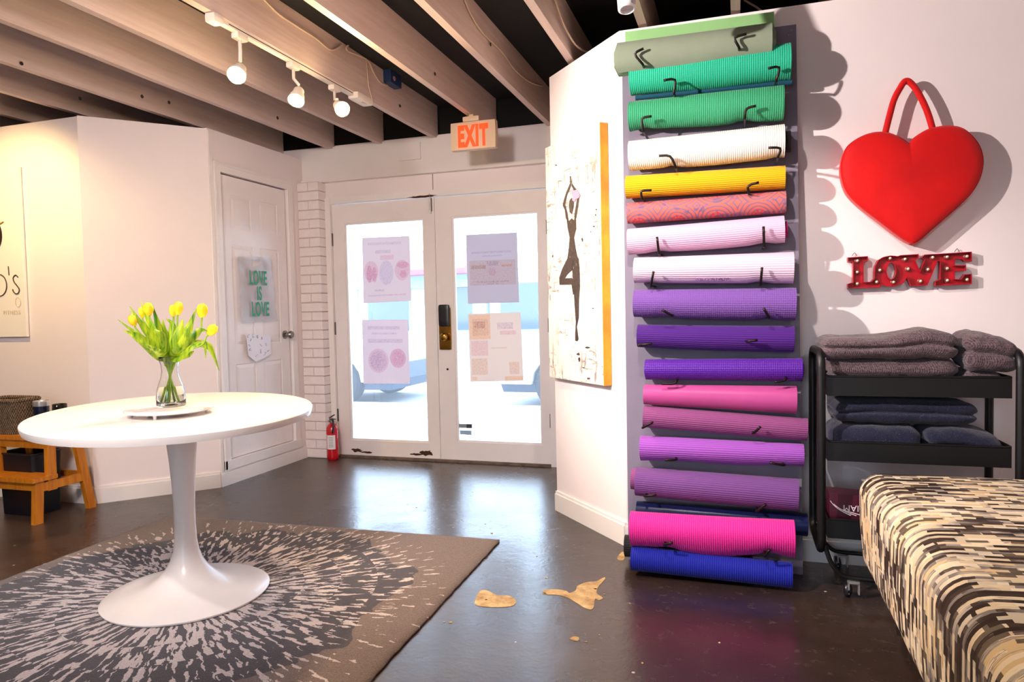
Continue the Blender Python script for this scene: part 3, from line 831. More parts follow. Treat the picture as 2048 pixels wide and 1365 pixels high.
np_ = [at_x(x, y, xb) for x, y in ((492, 667), (541, 672), (541, 708), (530, 716), (511, 724), (497, 712))]
nt = thing('paper_note', 'handwritten white paper note taped below the plastic bag', 'note', at_x(516, 724, xb))
MB().prism(np_, (0.0015, 0, 0)).build('sheet', mat('white_note_paper', '#ece9f2', 0.7), nt)
rn = random.Random(4)
inks = [mat('pencil_pink', '#c9a6b4', 0.7), mat('pencil_green', '#8fb8a8', 0.7), mat('pencil_grey', '#a39fb0', 0.7)]
for i, (x, y) in enumerate(((497, 672), (507, 672), (514, 674), (523, 676), (500, 681), (499, 689), (522, 690), (532, 689), (500, 698), (514, 714), (530, 709), (522, 703), (536, 700))):
    p = at_x(x, y, xb + 0.003); pts = [p + Vector((0, rn.uniform(-0.014, 0.014), rn.uniform(-0.016, 0.016))) for _ in range(4)]
    MB().tube(catmull(pts, 3), 0.0016, 4).build('pen_stroke', inks[i % 3], nt)

# ------------------------------------------------------------------ logo sign on the left
YL = 3.25
M_SIGN = mat('white_sign_board', '#f6efe6', 0.5, bump=0.05, bscale=20)
t = thing('logo_sign', 'white square logo board on the wall above the step stool', 'sign', (-4.75, YL - 0.01, 1.045))
MB().rbox((-4.745, YL - 0.0135, 1.56), (0.52, 0.012, 0.53), 0.006, (3, 3, 3)).build('board', M_SIGN, t)
M_LINE = mat('dark_gold_line', '#4a3a22', 0.4); M_BRN = mat('dark_brown_disc', '#2c1a18', 0.5); M_FAINT = mat('faint_gold_print', '#d9c7a4', 0.6)
ys_ = YL - 0.027
def pl(x, y): return at_y(x, y, ys_)
c = pl(-26, 472); r_ = (pl(4, 472) - c).length
MB().lathe([(0.0, 0.0025), (r_, 0.002), (r_, 0)], 40, c, (0, -1, 0)).build('dark_disc', M_BRN, t)
MB().tube([pl(-2, 449), pl(2, 447), pl(7, 444)], 0.005, 6).build('gold_leaf_line', mat('gold_leaf', '#c9a24a', 0.4, 0.6), t)
c = pl(-1, 571)
MB().tube([c + Vector((0.062 * math.cos(2 * math.pi * i / 32), 0, 0.068 * math.sin(2 * math.pi * i / 32))) for i in range(32)], 0.0035, 6, True).build('letter_o', M_LINE, t)
MB().tube([pl(16.5, 533), pl(18, 551)], 0.003, 6).build('apostrophe', M_LINE, t)
MB().tube(catmull([pl(x, y) for x, y in ((36, 555), (31, 550.5), (26.5, 556), (28, 564), (34, 572), (38.5, 579), (37, 586), (32, 588), (27, 584), (25.5, 579))], 5), 0.0035, 6).build('letter_s', M_LINE, t)
c = pl(36, 605)
MB().tube([c + Vector((0.021 * math.cos(2 * math.pi * i / 24), 0, 0.029 * math.sin(2 * math.pi * i / 24))) for i in range(24)], 0.0015, 5, True).build('small_letter_o', M_FAINT, t)
text_mesh('FITNESS', 0.034, pl(24, 629), (1, 0, 0), (0, 0, 1), (0, -1, 0), M_FAINT, 'lettering', t, 0.001, 1.0, 0, space=1.25)

# ------------------------------------------------------------------ track lights
M_TRK = mat('white_track_metal', '#efe2d4', 0.4)
M_SLOT = mat('track_slot', '#2a201c', 0.6)
M_BULB = mat('glowing_bulb', '#ffe9b8', 0.4, emit=(1.0, 0.78, 0.42, 1), estr=30)
M_BULBN = mat('glowing_bulb_neutral', '#fff0dc', 0.4, emit=(1.0, 0.86, 0.70, 1), estr=14)
TX = -2.13
t = thing('light_track', 'white ceiling track fixed under a joist above the table', 'light track', (TX, 3.1, JZ - 0.02))
MB().box((TX - 0.016, 2.53, JZ - 0.021), (TX + 0.016, 3.66, JZ + 0.001)).build('rail', M_TRK, t)
MB().box((TX + 0.0162, 2.60, JZ - 0.013), (TX + 0.0168, 3.64, JZ - 0.009)).build('slot', M_SLOT, t)
MB().rbox((TX, 2.53, JZ - 0.015), (0.026, 0.03, 0.02), 0.006, (3, 3, 3)).build('end_cap', M_TRK, t, 40)
MB().rbox((TX + 0.01, 3.74, JZ - 0.018), (0.035, 0.09, 0.02), 0.008, (3, 5, 3)).build('power_feed', M_TRK, t, 40)
LBL = ['glowing track spotlight nearest the viewer on the white track', 'glowing track spotlight in the middle of the white track', 'glowing track spotlight beside the track power feed',
       'track spotlight out of view facing the red heart', 'track spotlight out of view facing the mats', 'added fill spotlight out of view facing the doors', 'added fill spotlight out of view above the oval table', 'warm spotlight out of view above the logo sign', 'added fill spotlight out of view above the patterned bench']
for i, (pos, tgt, w_, c_, cone_) in enumerate(LAMPS):
    pos = Vector(pos); d = (Vector(tgt) - pos).normalized()
    my = [2.69, 3.09, 3.47][i] if i < 3 else pos.y
    mx_ = TX if i < 3 else pos.x
    ztop = JZ - 0.021 if i < 3 else JZ
    h = thing('track_spotlight', LBL[i], 'spotlight', (mx_, my, ztop), 'track spotlights')
    MB().rbox((mx_, my, ztop - 0.013), (0.02, 0.035, 0.014), 0.005, (3, 3, 3)).build('adapter', M_TRK, h, 40)
    back = pos - d * 0.085
    if i < 3:
        MB().tube([(mx_, my, ztop - 0.02), (mx_, my, ztop - 0.075), tuple(back + Vector((0, 0, 0.03)))], 0.008, 8).build('stem', M_TRK, h, True)
    else:
        MB().tube([(mx_, my, JZ + (0.25 if i > 2 else 0)), (mx_, my, ztop - 0.075), tuple(back + Vector((0, 0, 0.01)))], 0.008, 8).build('stem', M_TRK, h, True)
    MB().lathe([(0.0, -0.10), (0.018, -0.098), (0.026, -0.085), (0.028, -0.06), (0.036, -0.035), (0.040, -0.004), (0.036, -0.004), (0.030, -0.03)], 24, pos, d).build('lamp_shade', M_TRK, h, 40)
    MB().lathe([(0.032, -0.022), (0.030, -0.014), (0.018, -0.009), (0.0, -0.007)], 20, pos, d, False).build('bulb', M_BULB if i < 3 or i == 7 else M_BULBN, h, True)
M_GLOBE = mat('fill_globe_glow', '#fff2e4', 0.4, emit=(1.0, 0.84, 0.72, 1), estr=4)
for i, (p, w_) in enumerate(FILL_GLOBES):  # globe meshes dress the added fill lights
    g = thing('fill_globe', ['added fill globe out of view at the right', 'added fill globe out of view behind the viewer', 'added fill globe out of view at the left'][i], 'pendant lamp', (p[0], p[1], JZ), 'added fill globes')
    MB().tube([(p[0], p[1], DECK + 0.01), (p[0], p[1], p[2] + 0.07)], 0.004, 6).build('cord', M_BLACKP, g)
    MB().lathe([(0.03, 0.06), (0.03, 0.10), (0.01, 0.11)], 16, p).build('cap', M_TRK, g, 40)
    MB().lathe([(0.0, 0.072), (0.03, 0.066), (0.055, 0.046), (0.072, 0.0), (0.055, -0.046), (0.03, -0.066), (0.0, -0.072)], 24, p, caps=False).build('globe', M_GLOBE, g, True)
# white can light hanging at the top of the picture
cp = Vector((-0.40, 2.72, 2.275))
t = thing('can_light', 'white can light hanging above the mat rack', 'spotlight', (cp.x, cp.y, JZ))
cd = Vector((0.10, -0.25, -1)).normalized()
MB().lathe([(0.0, 0.0), (0.012, 0.0), (0.034, -0.012), (0.034, -0.13), (0.026, -0.135), (0.024, -0.12), (0.0, -0.115)], 24, cp + Vector((0, 0, 0.10)), -cd).build('can', mat('white_can_metal', '#f4f1f2', 0.35), t, 40)
MB().tube([(cp.x - 0.005, cp.y, JZ + 0.02), tuple(cp + Vector((0, 0, 0.10)))], 0.008, 8).build('stem', M_TRK, t)

# wires and box in the ceiling
M_WIRE = mat('cream_cable', '#cbb39c', 0.6)
def wire(label, pts, r=0.006, n=5):
    tag(MB().tube(catmull(pts, n), r, 6).build('cable', M_WIRE, None, True), label, 'cable')
X9 = -1.265 + 0.046
wire('cream cable stapled along the joist right of the exit sign', [at_x(916, -40, X9), at_x(935, 15, X9), at_x(962, 62, X9), at_x(1000, 100, X9), at_x(1030, 140, X9), at_x(1058, 163, X9), at_x(1084, 172, X9)])
X7 = -2.15 + 0.046
wire('cream cable running along the joist above the light track', [at_x(480, -55, X7), at_x(548, 20, X7), at_x(590, 50, X7), at_x(630, 76, X7), at_x(659, 99, X7), at_x(676, 95, X7), at_x(682, 88, X7)])
wire('looped cream cable leading to the blue junction box', [at_x(716, 84, X7), at_x(697, 90, X7), at_x(694, 101, X7), at_x(715, 110, X7), at_x(736, 122, X7), at_x(747, 145, X7), at_x(760, 165, X7), at_x(775, 171, X7)])
wire('thin cream cable dropping to the track power feed', [at_x(733, 122, X7), at_x(735, 150, X7), at_x(738, 176, X7), at_x(744, 200, X7), at_x(738, 208, X7), at_x(722, 203, X7)], 0.004)
wire('cream cable looping behind the angled wall top', [(-0.793, 2.95, 2.60), (-0.785, 3.15, 2.55), (-0.775, 3.35, 2.47), (-0.74, 3.55, 2.44), (-0.64, 3.72, 2.47)], 0.005)
wire('cream cable sagging behind the mat rack top', [at_y(1488, 0, 3.45), at_y(1512, 14, 3.45), at_y(1530, 26, 3.45), at_y(1555, 30, 3.5)], 0.005)
jb = at_x(785, 158, X7 + 0.02)
t = thing('junction_box', 'blue plastic junction box on the joist above the doors', 'junction box', jb)
MB().rbox(jb, (0.028, 0.075, 0.045), 0.006, (3, 3, 3)).build('box', mat('blue_box_plastic', '#16335c', 0.5), t, 40)
MB().lathe([(0.014, 0), (0.014, 0.003), (0.0, 0.003)], 14, jb + Vector((0.0275, -0.03, -0.01)), (1, 0, 0)).build('knockout', mat('pink_knockout', '#b6808f', 0.5), t)

# ------------------------------------------------------------------ yoga painting on the angled wall
wd = (RB - RA).normalized(); wn = Vector((wd.y, -wd.x, 0))
if wn.dot(CAM - RA) < 0: wn = -wn
TH = 0.045
pf = RA + wn * TH
fc = [at_plane(x, y, pf, wn) for x, y in ((1092, 297), (1202, 243), (1206, 773), (1098, 753))]
zt = (fc[0].z + fc[1].z) / 2; zb = (fc[2].z + fc[3].z) / 2
s0 = ((fc[0] + fc[3]) / 2 - RA).dot(wd); s1 = ((fc[1] + fc[2]) / 2 - RA).dot(wd)
def cv(s, z, o=0.0): q = RA + wd * s + wn * (TH + o); return Vector((q.x, q.y, z))
def canvas_mat():
    k = NT('scraped_canvas_paint'); b = k.b; o = k.obj()
    mp = k.n('ShaderNodeMapping'); mp.inputs['Scale'].default_value = (34, 34, 7); k.l(o, mp.inputs[0])
    mq = k.n('ShaderNodeMapping'); mq.inputs['Scale'].default_value = (9, 9, 46); k.l(o, mq.inputs[0])
    f1 = k.ramp(k.noise(1.0, 6, 0.75, mp.outputs[0]), [(0.545, (0, 0, 0, 1)), (0.60, (1, 1, 1, 1))])
    f2 = k.ramp(k.noise(1.0, 6, 0.75, mq.outputs[0]), [(0.555, (0, 0, 0, 1)), (0.61, (1, 1, 1, 1))])
    region = k.ramp(k.noise(3.5, 3, 0.5, o), [(0.36, (0, 0, 0, 1)), (0.52, (1, 1, 1, 1))])
    f = k.math('MULTIPLY', k.math('MAXIMUM', f1, f2), region)
    col = k.mix(k.math('MULTIPLY', f, 0.75), lin('#efe2d6'), lin('#4d3c33'))
    k.l(col, b.inputs['Base Color']); b.inputs['Roughness'].default_value = 0.6
    k.bump(k.noise(25, 5, 0.7, mp.outputs[0]), 0.3, 0.006)
    return k.m
pt = thing('yoga_painting', 'tall white canvas painting of a dark figure in tree pose', 'painting', cv((s0 + s1) / 2, zb, -TH))
p8 = [cv(s, z, o) for o in (0, -TH + 0.004) for s, z in ((s0, zb), (s1 - 0.002, zb), (s1 - 0.002, zt), (s0, zt))]
MB().add(p8, [(0, 1, 2, 3), (7, 6, 5, 4), (0, 4, 5, 1), (1, 5, 6, 2), (2, 6, 7, 3), (3, 7, 4, 0)]).build('canvas', canvas_mat(), pt)
k = NT('orange_edge_paint'); g_ = k.noise(5, 4, 0.6, k.obj())
k.l(k.ramp(g_, [(0.3, lin('#e07a12')), (0.65, lin('#f0a51e'))]), k.b.inputs['Base Color']); k.b.inputs['Roughness'].default_value = 0.5
e8 = [cv(s, z, o) for o in (0.001, -TH + 0.003) for s, z in ((s1 - 0.002, zb - 0.001), (s1 + 0.002, zb - 0.001), (s1 + 0.002, zt + 0.001), (s1 - 0.002, zt + 0.001))]
MB().hexa([e8[i] for i in (0, 1, 5, 4, 3, 2, 6, 7)]).build('painted_edge', k.m, pt)
k = NT('dark_figure_paint'); g_ = k.noise(60, 4, 0.7, k.obj())
k.l(k.ramp(g_, [(0.35, lin('#2d2320')), (0.68, lin('#4a3c36')), (0.74, lin('#cdbfb2'))]), k.b.inputs['Base Color']); k.b.inputs['Roughness'].default_value = 0.6
M_FIG = k.m
def fig(name, pts, m, o=0.001):
    q = [at_plane(1080 + x / 2.355, 220 + y / 2.355, pf + wn * o, wn) for x, y in pts]
    MB().prism(q, wn * 0.0008).build(name, m, pt)
fig('arm', [(140, 312), (142, 345), (125, 385), (112, 425), (107, 450), (117, 472), (122, 512), (136, 530), (129, 482), (119, 447), (129, 400), (147, 358), (146, 312)], M_FIG)
fig('arm', [(149, 312), (152, 347), (172, 376), (187, 402), (181, 450), (171, 510), (160, 532), (164, 482), (174, 422), (169, 396), (149, 360)], M_FIG)
fig('head', [(139, 428), (149, 414), (160, 424), (159, 460), (151, 492), (140, 482), (136, 455)], M_FIG)
fig('torso', [(126, 518), (138, 522), (150, 510), (162, 522), (170, 516), (171, 560), (161, 602), (168, 650), (178, 702), (150, 712), (129, 702), (137, 642), (140, 602), (131, 560)], M_FIG)
fig('standing_leg', [(150, 700), (180, 698), (187, 770), (187, 840), (183, 900), (182, 980), (173, 1022), (181, 1080), (176, 1090), (166, 1088), (166, 1050), (169, 1000), (163, 920), (160, 860), (154, 780)], M_FIG, 0.0022)
fig('bent_leg', [(130, 698), (156, 710), (152, 752), (126, 776), (116, 794), (150, 792), (161, 804), (159, 830), (167, 864), (156, 872), (149, 822), (92, 824), (91, 790), (105, 748)], M_FIG, 0.0034)
fig('butterfly', [(148, 370), (160, 380), (175, 376), (189, 402), (182, 416), (168, 420), (164, 434), (152, 426), (155, 408), (149, 396)], mat('pink_butterfly_paint', '#c78ba8', 0.6), 0.0046)
for i, (x, y, w, h) in enumerate(((255, 550, 8, 5), (262, 495, 5, 9), (200, 612, 7, 12), (225, 1120, 16, 5), (180, 1150, 10, 10), (185, 1175, 6, 14), (75, 260, 8, 4), (95, 335, 14, 2), (265, 470, 5, 5), (240, 575, 3, 7), (205, 1215, 10, 3), (230, 1265, 12, 4), (250, 935, 8, 3), (60, 690, 5, 8), (190, 540, 12, 2))):
    rr_ = random.Random(i + 30)
    fig('paint_fleck', [(x + w * math.cos(a * 0.9) * rr_.uniform(.4, 1), y + h * math.sin(a * 0.9) * rr_.uniform(.4, 1)) for a in range(7)], M_FIG)

# ------------------------------------------------------------------ mat rack board with hooks
YB0, YB1, ZBT = 3.10, 3.255, 2.315
def yb(z): return YB0 + (YB1 - YB0) * max(0, z) / ZBT
bl, br_ = -0.475, 0.250
M_BOARD = mat('mauve_grey_board_paint', '#7d7384', 0.5, bump=0.15, bscale=30, var=0.12, vscale=3)
rack = thing('mat_rack', 'tall grey leaning board with black hooks holding rolled mats', 'rack', ((bl + br_) / 2, YB0 + 0.01, 0))
MB().hexa([(bl, YB0, 0), (br_, YB0, 0), (br_, YB0 + 0.02, 0), (bl, YB0 + 0.02, 0), (bl - 0.02, YB1, ZBT), (br_ - 0.005, YB1, ZBT), (br_ - 0.005, YB1 + 0.02, ZBT), (bl - 0.02, YB1 + 0.02, ZBT)]).build('board', M_BOARD, rack)
M_HOOK = mat('black_hook_metal', '#231a17', 0.35, 0.6)

def mat_foam(name, col, pattern='grid', rough=0.75, gain=1.0, dark=0.74):
    k = NT(name); b = k.b
    uv = k.n('ShaderNodeUVMap').outputs[0]
    sep = k.n('ShaderNodeSeparateXYZ'); k.l(uv, sep.inputs[0])
    su = k.math('SINE', k.math('MULTIPLY', sep.outputs[0], 2 * math.pi / 0.0085))
    sv = k.math('SINE', k.math('MULTIPLY', sep.outputs[1], 2 * math.pi / 0.0095))
    c = lin(col); c = tuple(min(1, x * gain) for x in c[:3]) + (1,)
    dk = tuple(x * dark for x in c[:3]) + (1,)
    if pattern == 'grid': h = k.math('ADD', k.math('MULTIPLY', su, 0.35), k.math('MULTIPLY', sv, 0.65))
    elif pattern == 'rib': h = k.math('ADD', k.math('MULTIPLY', su, 0.12), sv)
    elif pattern == 'cross': h = k.math('ADD', su, k.math('MULTIPLY', sv, 0.25))
    else: h = k.math('MULTIPLY', k.noise(160, 2, 0.5, k.obj()), 0.6)
    f = k.math('ADD', k.math('MULTIPLY', h, 0.5), 0.5, True)
    n = k.noise(9, 3, 0.6, k.obj())
    col_ = k.ramp(f, [(0.12, dk), (0.6, c)]) if pattern != 'smooth' else k.ramp(n, [(0.3, tuple(x * 0.9 for x in c[:3]) + (1,)), (0.7, c)])
    k.l(col_, b.inputs['Base Color'])
    b.inputs['Roughness'].default_value = rough
    b.inputs['Specular IOR Level'].default_value = 0.3
    b.inputs['Sheen Weight'].default_value = 0.1
    k.bump(h, 0.35 if pattern != 'smooth' else 0.1, 0.003)
    return k.m

def rolled_mat(lt, lb_, rt, rb2, m, label, sag=0.0, dents=(), dY=0.0, seam=235, turns=None, shrink=0.97, flap=0.0, name='yoga_mat', loose=0.0):
    cl = ((lt[0] + lb_[0]) / 2, (lt[1] + lb_[1]) / 2); cr = ((rt[0] + rb2[0]) / 2, (rt[1] + rb2[1]) / 2)
    za = at_y((cl[0] + cr[0]) / 2, (cl[1] + cr[1]) / 2, 3.1).z
    dep = 2.95
    R1 = abs(lb_[1] - lt[1]) / 2 * dep / FPX * shrink; R2 = abs(rb2[1] - rt[1]) / 2 * dep / FPX * shrink
    Yc = yb(za) - max(R1, R2) - 0.004 + dY
    A = at_y(cl[0], cl[1], Yc); B = at_y(cr[0], cr[1], Yc)
    ax = (B - A).normalized(); L = (B - A).length
    e1 = Vector((0, 0, 1)); e1 = (e1 - ax * e1.dot(ax)).normalized(); e2 = ax.cross(e1)   # e2 points to the wall (+y)
    if e2.y < 0: e2 = -e2
    tk = 0.0062; pitch = 0.0082
    Rm = min(R1, R2)
    nt_ = turns or max(2, int((Rm - 0.016) / pitch))
    seg = 26; N = nt_ * seg; NL = 18
    vs = []; uvs = []
    def pos(u, rad, ang):
        # ang measured from +z (e1), turning towards the viewer (-e2)
        c, s = math.cos(ang), math.sin(ang)
        p = A + ax * (u * L) + e1 * (rad * c) - e2 * (rad * s)
        dn = max(0.0, -c)
        for du, amp in dents:
            p.z += dn * amp * math.exp(-((u - du) / 0.045) ** 2)
        p.z -= sag * math.sin(math.pi * u) * (0.35 + 0.65 * dn)
        return p
    def radius(u, i):
        k_ = (R1 * (1 - u) + R2 * u)
        return k_ - pitch * i / seg
    th0 = math.radians(seam)
    for layer in (0, 1):
        for j in range(NL + 1):
            u = j / NL
            for i in range(N + 1):
                rad = radius(u, i) - layer * tk
                a = th0 - 2 * math.pi * i / seg
                # outer edge lifts a little where the wrap ends
                if i < 5: rad += flap * (1 - i / 5) ** 2 * (1 + 0.5 * math.sin(u * 9 + R1 * 50))
                q = pos(u, max(0.004, rad), a)
                # telescoping wraps at the ends
                q = q + ax * (loose * (i / N) * (1 if u > 0.5 else -1) * abs(2 * u - 1))
                vs.append(q); uvs.append((u * L, i * 2 * math.pi * Rm / seg))
    W1 = N + 1; Lyr = (NL + 1) * W1; fs = []
    for j in range(NL):
        for i in range(N):
            a = j * W1 + i
            fs.append((a, a + 1, a + W1 + 1, a + W1)); a += Lyr; fs.append((a, a + W1, a + W1 + 1, a + 1))
        for i in (0, N):
            a = j * W1 + i; fs.append((a, a + W1, a + W1 + Lyr, a + Lyr))
    for j in (0, NL):
        for i in range(N):
            a = j * W1 + i; fs.append((a, a + Lyr, a + Lyr + 1, a + 1))
    mb = MB(); mb.add(vs, fs, uvs)
    o = mb.build(name, m, None, 50)
    tag(o, label, 'yoga mat', 'rolled yoga mats on the rack')
    return o, A, B, max(R1, R2), Yc

M_SAGE = mat_foam('sage_mat_foam', '#8f9a84', 'smooth'); M_LGRN = mat_foam('light_green_mat_foam', '#8fc07e', 'smooth')
M_TEAL = mat_foam('teal_mat_foam', '#2cc39a', 'cross'); M_TEAL_SHADE = mat_foam('teal_underside_shade', '#0a4a63', 'smooth'); M_GREEN = mat_foam('green_mat_foam', '#3fae7a', 'cross')
M_CREAM = mat_foam('cream_mat_foam', '#fbf1e8', 'cross', dark=0.9); M_BLK = mat_foam('black_mat_foam', '#19161a', 'grid'); M_YEL = mat_foam('yellow_mat_foam', '#f0b000', 'rib')
M_PINK1 = mat_foam('light_pink_mat_foam', '#e8bbd8', 'rib', dark=0.84); M_PINK2 = mat_foam('pale_pink_mat_foam', '#eac9de', 'rib', dark=0.84); M_MAG = mat_foam('magenta_mat_foam', '#c0126f', 'smooth')
M_LIL = mat_foam('lilac_grid_mat_foam', '#7d52a6', 'grid'); M_VIO = mat_foam('violet_mat_foam', '#4d1780', 'rib'); M_VIO2 = mat_foam('glossy_violet_mat_foam', '#5a1a9e', 'grid', 0.4)
M_ROSE = mat_foam('rose_mat_foam', '#bd4a8e', 'smooth', 0.4); M_MAUVE = mat_foam('mauve_mat_foam', '#954a82', 'rib'); M_BLIL = mat_foam('bright_lilac_mat_foam', '#a857c2', 'rib')
M_PUR = mat_foam('dusky_purple_mat_foam', '#77468a', 'rib'); M_NAVY = mat_foam('navy_mat_foam', '#0c1440', 'smooth', 0.3); M_HOT = mat_foam('hot_pink_mat_foam', '#f0289a', 'cross'); M_BLUE = mat_foam('blue_mat_foam', '#0c1a9c', 'cross')

def coral_mat():
    k = NT('coral_mandala_foam'); b = k.b
    uv = k.n('ShaderNodeUVMap').outputs[0]
    sep = k.n('ShaderNodeSeparateXYZ'); k.l(uv, sep.inputs[0])
    u, v = sep.outputs[0], sep.outputs[1]
    uu = k.math('SUBTRACT', k.math('PINGPONG', k.math('ADD', u, 0.03), 0.165), 0.08)
    vv = k.math('SUBTRACT', k.math('PINGPONG', v, 0.13), 0.06)
    wob = k.math('MULTIPLY', k.noise(14, 2, 0.5, uv), 0.022)
    r = k.math('SQRT', k.math('ADD', k.math('MULTIPLY', uu, uu), k.math('MULTIPLY', vv, vv)))
    rings = k.math('SINE', k.math('MULTIPLY', k.math('ADD', r, wob), 2 * math.pi / 0.017))
    ln = k.math('GREATER_THAN', rings, 0.45)
    rays = k.math('SINE', k.math('MULTIPLY', k.math('ARCTAN2', uu, vv), 9.0))
    red = k.math('MULTIPLY', k.math('GREATER_THAN', rays, 0.45), k.math('LESS_THAN', r, 0.032))
    col = k.mix(k.math('MULTIPLY', ln, 0.75), lin('#cb6458'), lin('#5f5a86'))
    col = k.mix(red, col, lin('#e8202e'))
    blob_ = k.math('GREATER_THAN', k.noise(22, 2, 0.5, uv), 0.60)
    col = k.mix(k.math('MULTIPLY', blob_, 0.6), col, lin('#55557f'))
    k.l(col, b.inputs['Base Color']); b.inputs['Roughness'].default_value = 0.7
    return k.m
M_CORAL = coral_mat()

HOOKS = []
def hooks(res, *hs):
    for h in hs: HOOKS.append((res, h))
# top pair: an open light green sheet behind, a sage mat in front
r2 = rolled_mat((1236, 84), (1240, 158), (1540, 46), (1546, 118), M_SAGE, 'sage grey rolled mat at the very top of the rack', turns=5, loose=0.02, flap=0.004, seam=150, dY=-0.02)
hooks(r2, ((1285, 128), (1270, 108), (1287, 97)), ((1478, 95), (1470, 76), (1493, 68)))
zs_ = at_y(1400, 45, 3.19).z
gb = MB(); nL = 20
c0 = [at_y(x, y, 3.232) for x, y in ((1250, 64), (1548, 23))]; c1 = [at_y(x, y, 3.228) for x, y in ((1252, 100), (1549, 60))]
ringp = []
for j in range(nL + 1):
    u = j / nL
    top = c0[0] * (1 - u) + c0[1] * u; mid = c1[0] * (1 - u) + c1[1] * u
    low = mid + Vector((0, -0.002, -0.055))
    ringp.append([top + Vector((0, 0, 0)), mid, low, low + Vector((0, 0.006, 0)), mid + Vector((0, 0.006, 0)), top + Vector((0, 0.006, 0))])
gb.loops(ringp)
tag(gb.build('yoga_mat', M_LGRN), 'light green mat sheet standing behind the sage grey roll', 'yoga mat', 'rolled yoga mats on the rack')
r3 = rolled_mat((1258, 131), (1264, 190), (1580, 85), (1582, 158), M_TEAL, 'bright teal rolled mat second from the top', sag=0.004, flap=0.006, seam=200)
hooks(r3, ((1348, 186), (1350, 160), (1327, 161)), ((1553, 160), (1558, 135), (1536, 137)))
rolled_mat((1270, 189), (1272, 202), (1583, 157), (1585, 170), M_TEAL_SHADE, 'thin dark roll standing for the shaded underside of the teal mat', dY=-0.042, turns=1)  # dark colour stands for the shade under the teal roll
r4 = rolled_mat((1256, 201), (1262, 263), (1566, 169), (1568, 240), M_GREEN, 'green rolled mat below the bright teal roll', sag=-0.004, dents=((0.1, 0.012), (0.75, 0.016)), flap=0.006, seam=205)
hooks(r4, ((1287, 262), (1284, 238), (1303, 233)), ((1490, 236), (1493, 218), (1512, 212)))
r5 = rolled_mat((1257, 279), (1262, 342), (1567, 247), (1570, 315), M_CREAM, 'cream white rolled mat above the yellow roll', sag=0.003, dents=((0.28, 0.010), (0.95, 0.008)), flap=0.004, seam=195, turns=1)
hooks(r5, ((1351, 334), (1340, 313), (1318, 312)), ((1556, 314), (1560, 297), (1537, 296)))
rolled_mat((1300, 284), (1302, 330), (1580, 259), (1582, 305), M_BLK, 'black mat rolled inside the cream roll', dY=-0.016, turns=4)
r6 = rolled_mat((1250, 348), (1256, 400), (1568, 329), (1572, 379), M_YEL, 'bright yellow rolled mat', turns=4)
hooks(r6, ((1285, 399), (1283, 383), (1303, 381)), ((1498, 386), (1497, 372), (1518, 365)))
r7 = rolled_mat((1255, 402), (1256, 451), (1571, 379), (1572, 428), M_CORAL, 'coral rolled mat with a swirling mandala print', turns=4, shrink=0.95)
r8 = rolled_mat((1254, 454), (1260, 511), (1567, 429), (1570, 486), M_PINK1, 'light pink rolled mat below the coral mandala roll', sag=0.002, dents=((0.2, 0.008), (0.87, 0.009)), flap=0.003, seam=195, turns=1)
hooks(r8, ((1318, 507), None, (1314, 474)), ((1528, 492), None, (1527, 453)))
rolled_mat((1290, 464), (1292, 500), (1574, 440), (1575, 476), M_MAG, 'magenta mat rolled inside the light pink roll', dY=-0.018, turns=3)
r9 = rolled_mat((1269, 512), (1270, 569), (1586, 502), (1587, 568), M_PINK2, 'pale pink rolled mat with a small printed brand mark', dents=((0.1, 0.006), (0.8, 0.008)), seam=190)
hooks(r9, ((1302, 572), None, (1307, 543)), ((1521, 568), None, (1524, 535)))
# brand mark on the pale pink mat
ph = math.radians(47); n9 = Vector((0, -math.cos(ph), -math.sin(ph))); t9 = Vector((0, -math.sin(ph), math.cos(ph)))
x9 = at_y(1424, 560, r9[4] - r9[3]).x; u9 = (x9 - r9[1].x) / (r9[2].x - r9[1].x)
c9 = r9[1].lerp(r9[2], u9); d9 = (r9[2] - r9[1]).normalized()
R9 = (568 - 512) / 2 * 2.95 / FPX * 0.97 * (1 - u9) + (568 - 502) / 2 * 2.95 / FPX * 0.97 * u9
o9 = c9 + n9 * (R9 + 0.0012) - t9 * 0.006
M_MINK = mat('mauve_ink', '#8d5f9a', 0.7)
text_mesh('GAIAM', 0.021, o9 + d9 * 0.018, d9, t9, n9, M_MINK, 'brand_mark', r9[0], 0.001, 1.25, 0, space=1.3)
for q, (dx_, dz_) in enumerate(((-0.062, 0.004), (-0.053, 0.010), (-0.044, 0.004))):
    cc = o9 + d9 * dx_ + t9 * dz_ + n9 * 0.0006
    MB().tube([cc + d9 * (0.0055 * math.cos(2 * math.pi * i / 14)) + t9 * (0.0055 * math.sin(2 * math.pi * i / 14)) for i in range(14)], 0.0008, 5, True).build('brand_ring', M_MINK, r9[0])
r10 = rolled_mat((1267, 575), (1271, 637), (1592, 573), (1590, 642), M_LIL, 'lilac purple rolled mat with a fine grid texture', sag=0.003, dents=((0.2, 0.010), (0.83, 0.010)))
hooks(r10, ((1343, 631), None, (1324, 620)), ((1538, 635), None, (1527, 617)))
r11 = rolled_mat((1277, 645), (1275, 697), (1588, 649), (1587, 706), M_VIO, 'dark violet rolled mat above the gap in the stack', sag=0.004, turns=4)
hooks(r11, ((1280, 690), None, (1304, 688)), ((1494, 683), None, (1515, 681)))
r12 = rolled_mat((1290, 715), (1294, 762), (1604, 714), (1604, 764), M_VIO2, 'glossy violet rolled mat below the gap in the stack', turns=4, loose=0.008)
hooks(r12, ((1353, 762), (1348, 768), (1323, 768)), ((1572, 757), (1568, 762), (1549, 765)))
r13 = rolled_mat((1290, 765), (1287, 812), (1593, 769), (1592, 830), M_ROSE, 'rose pink rolled mat with a smooth surface', turns=4, shrink=0.95)
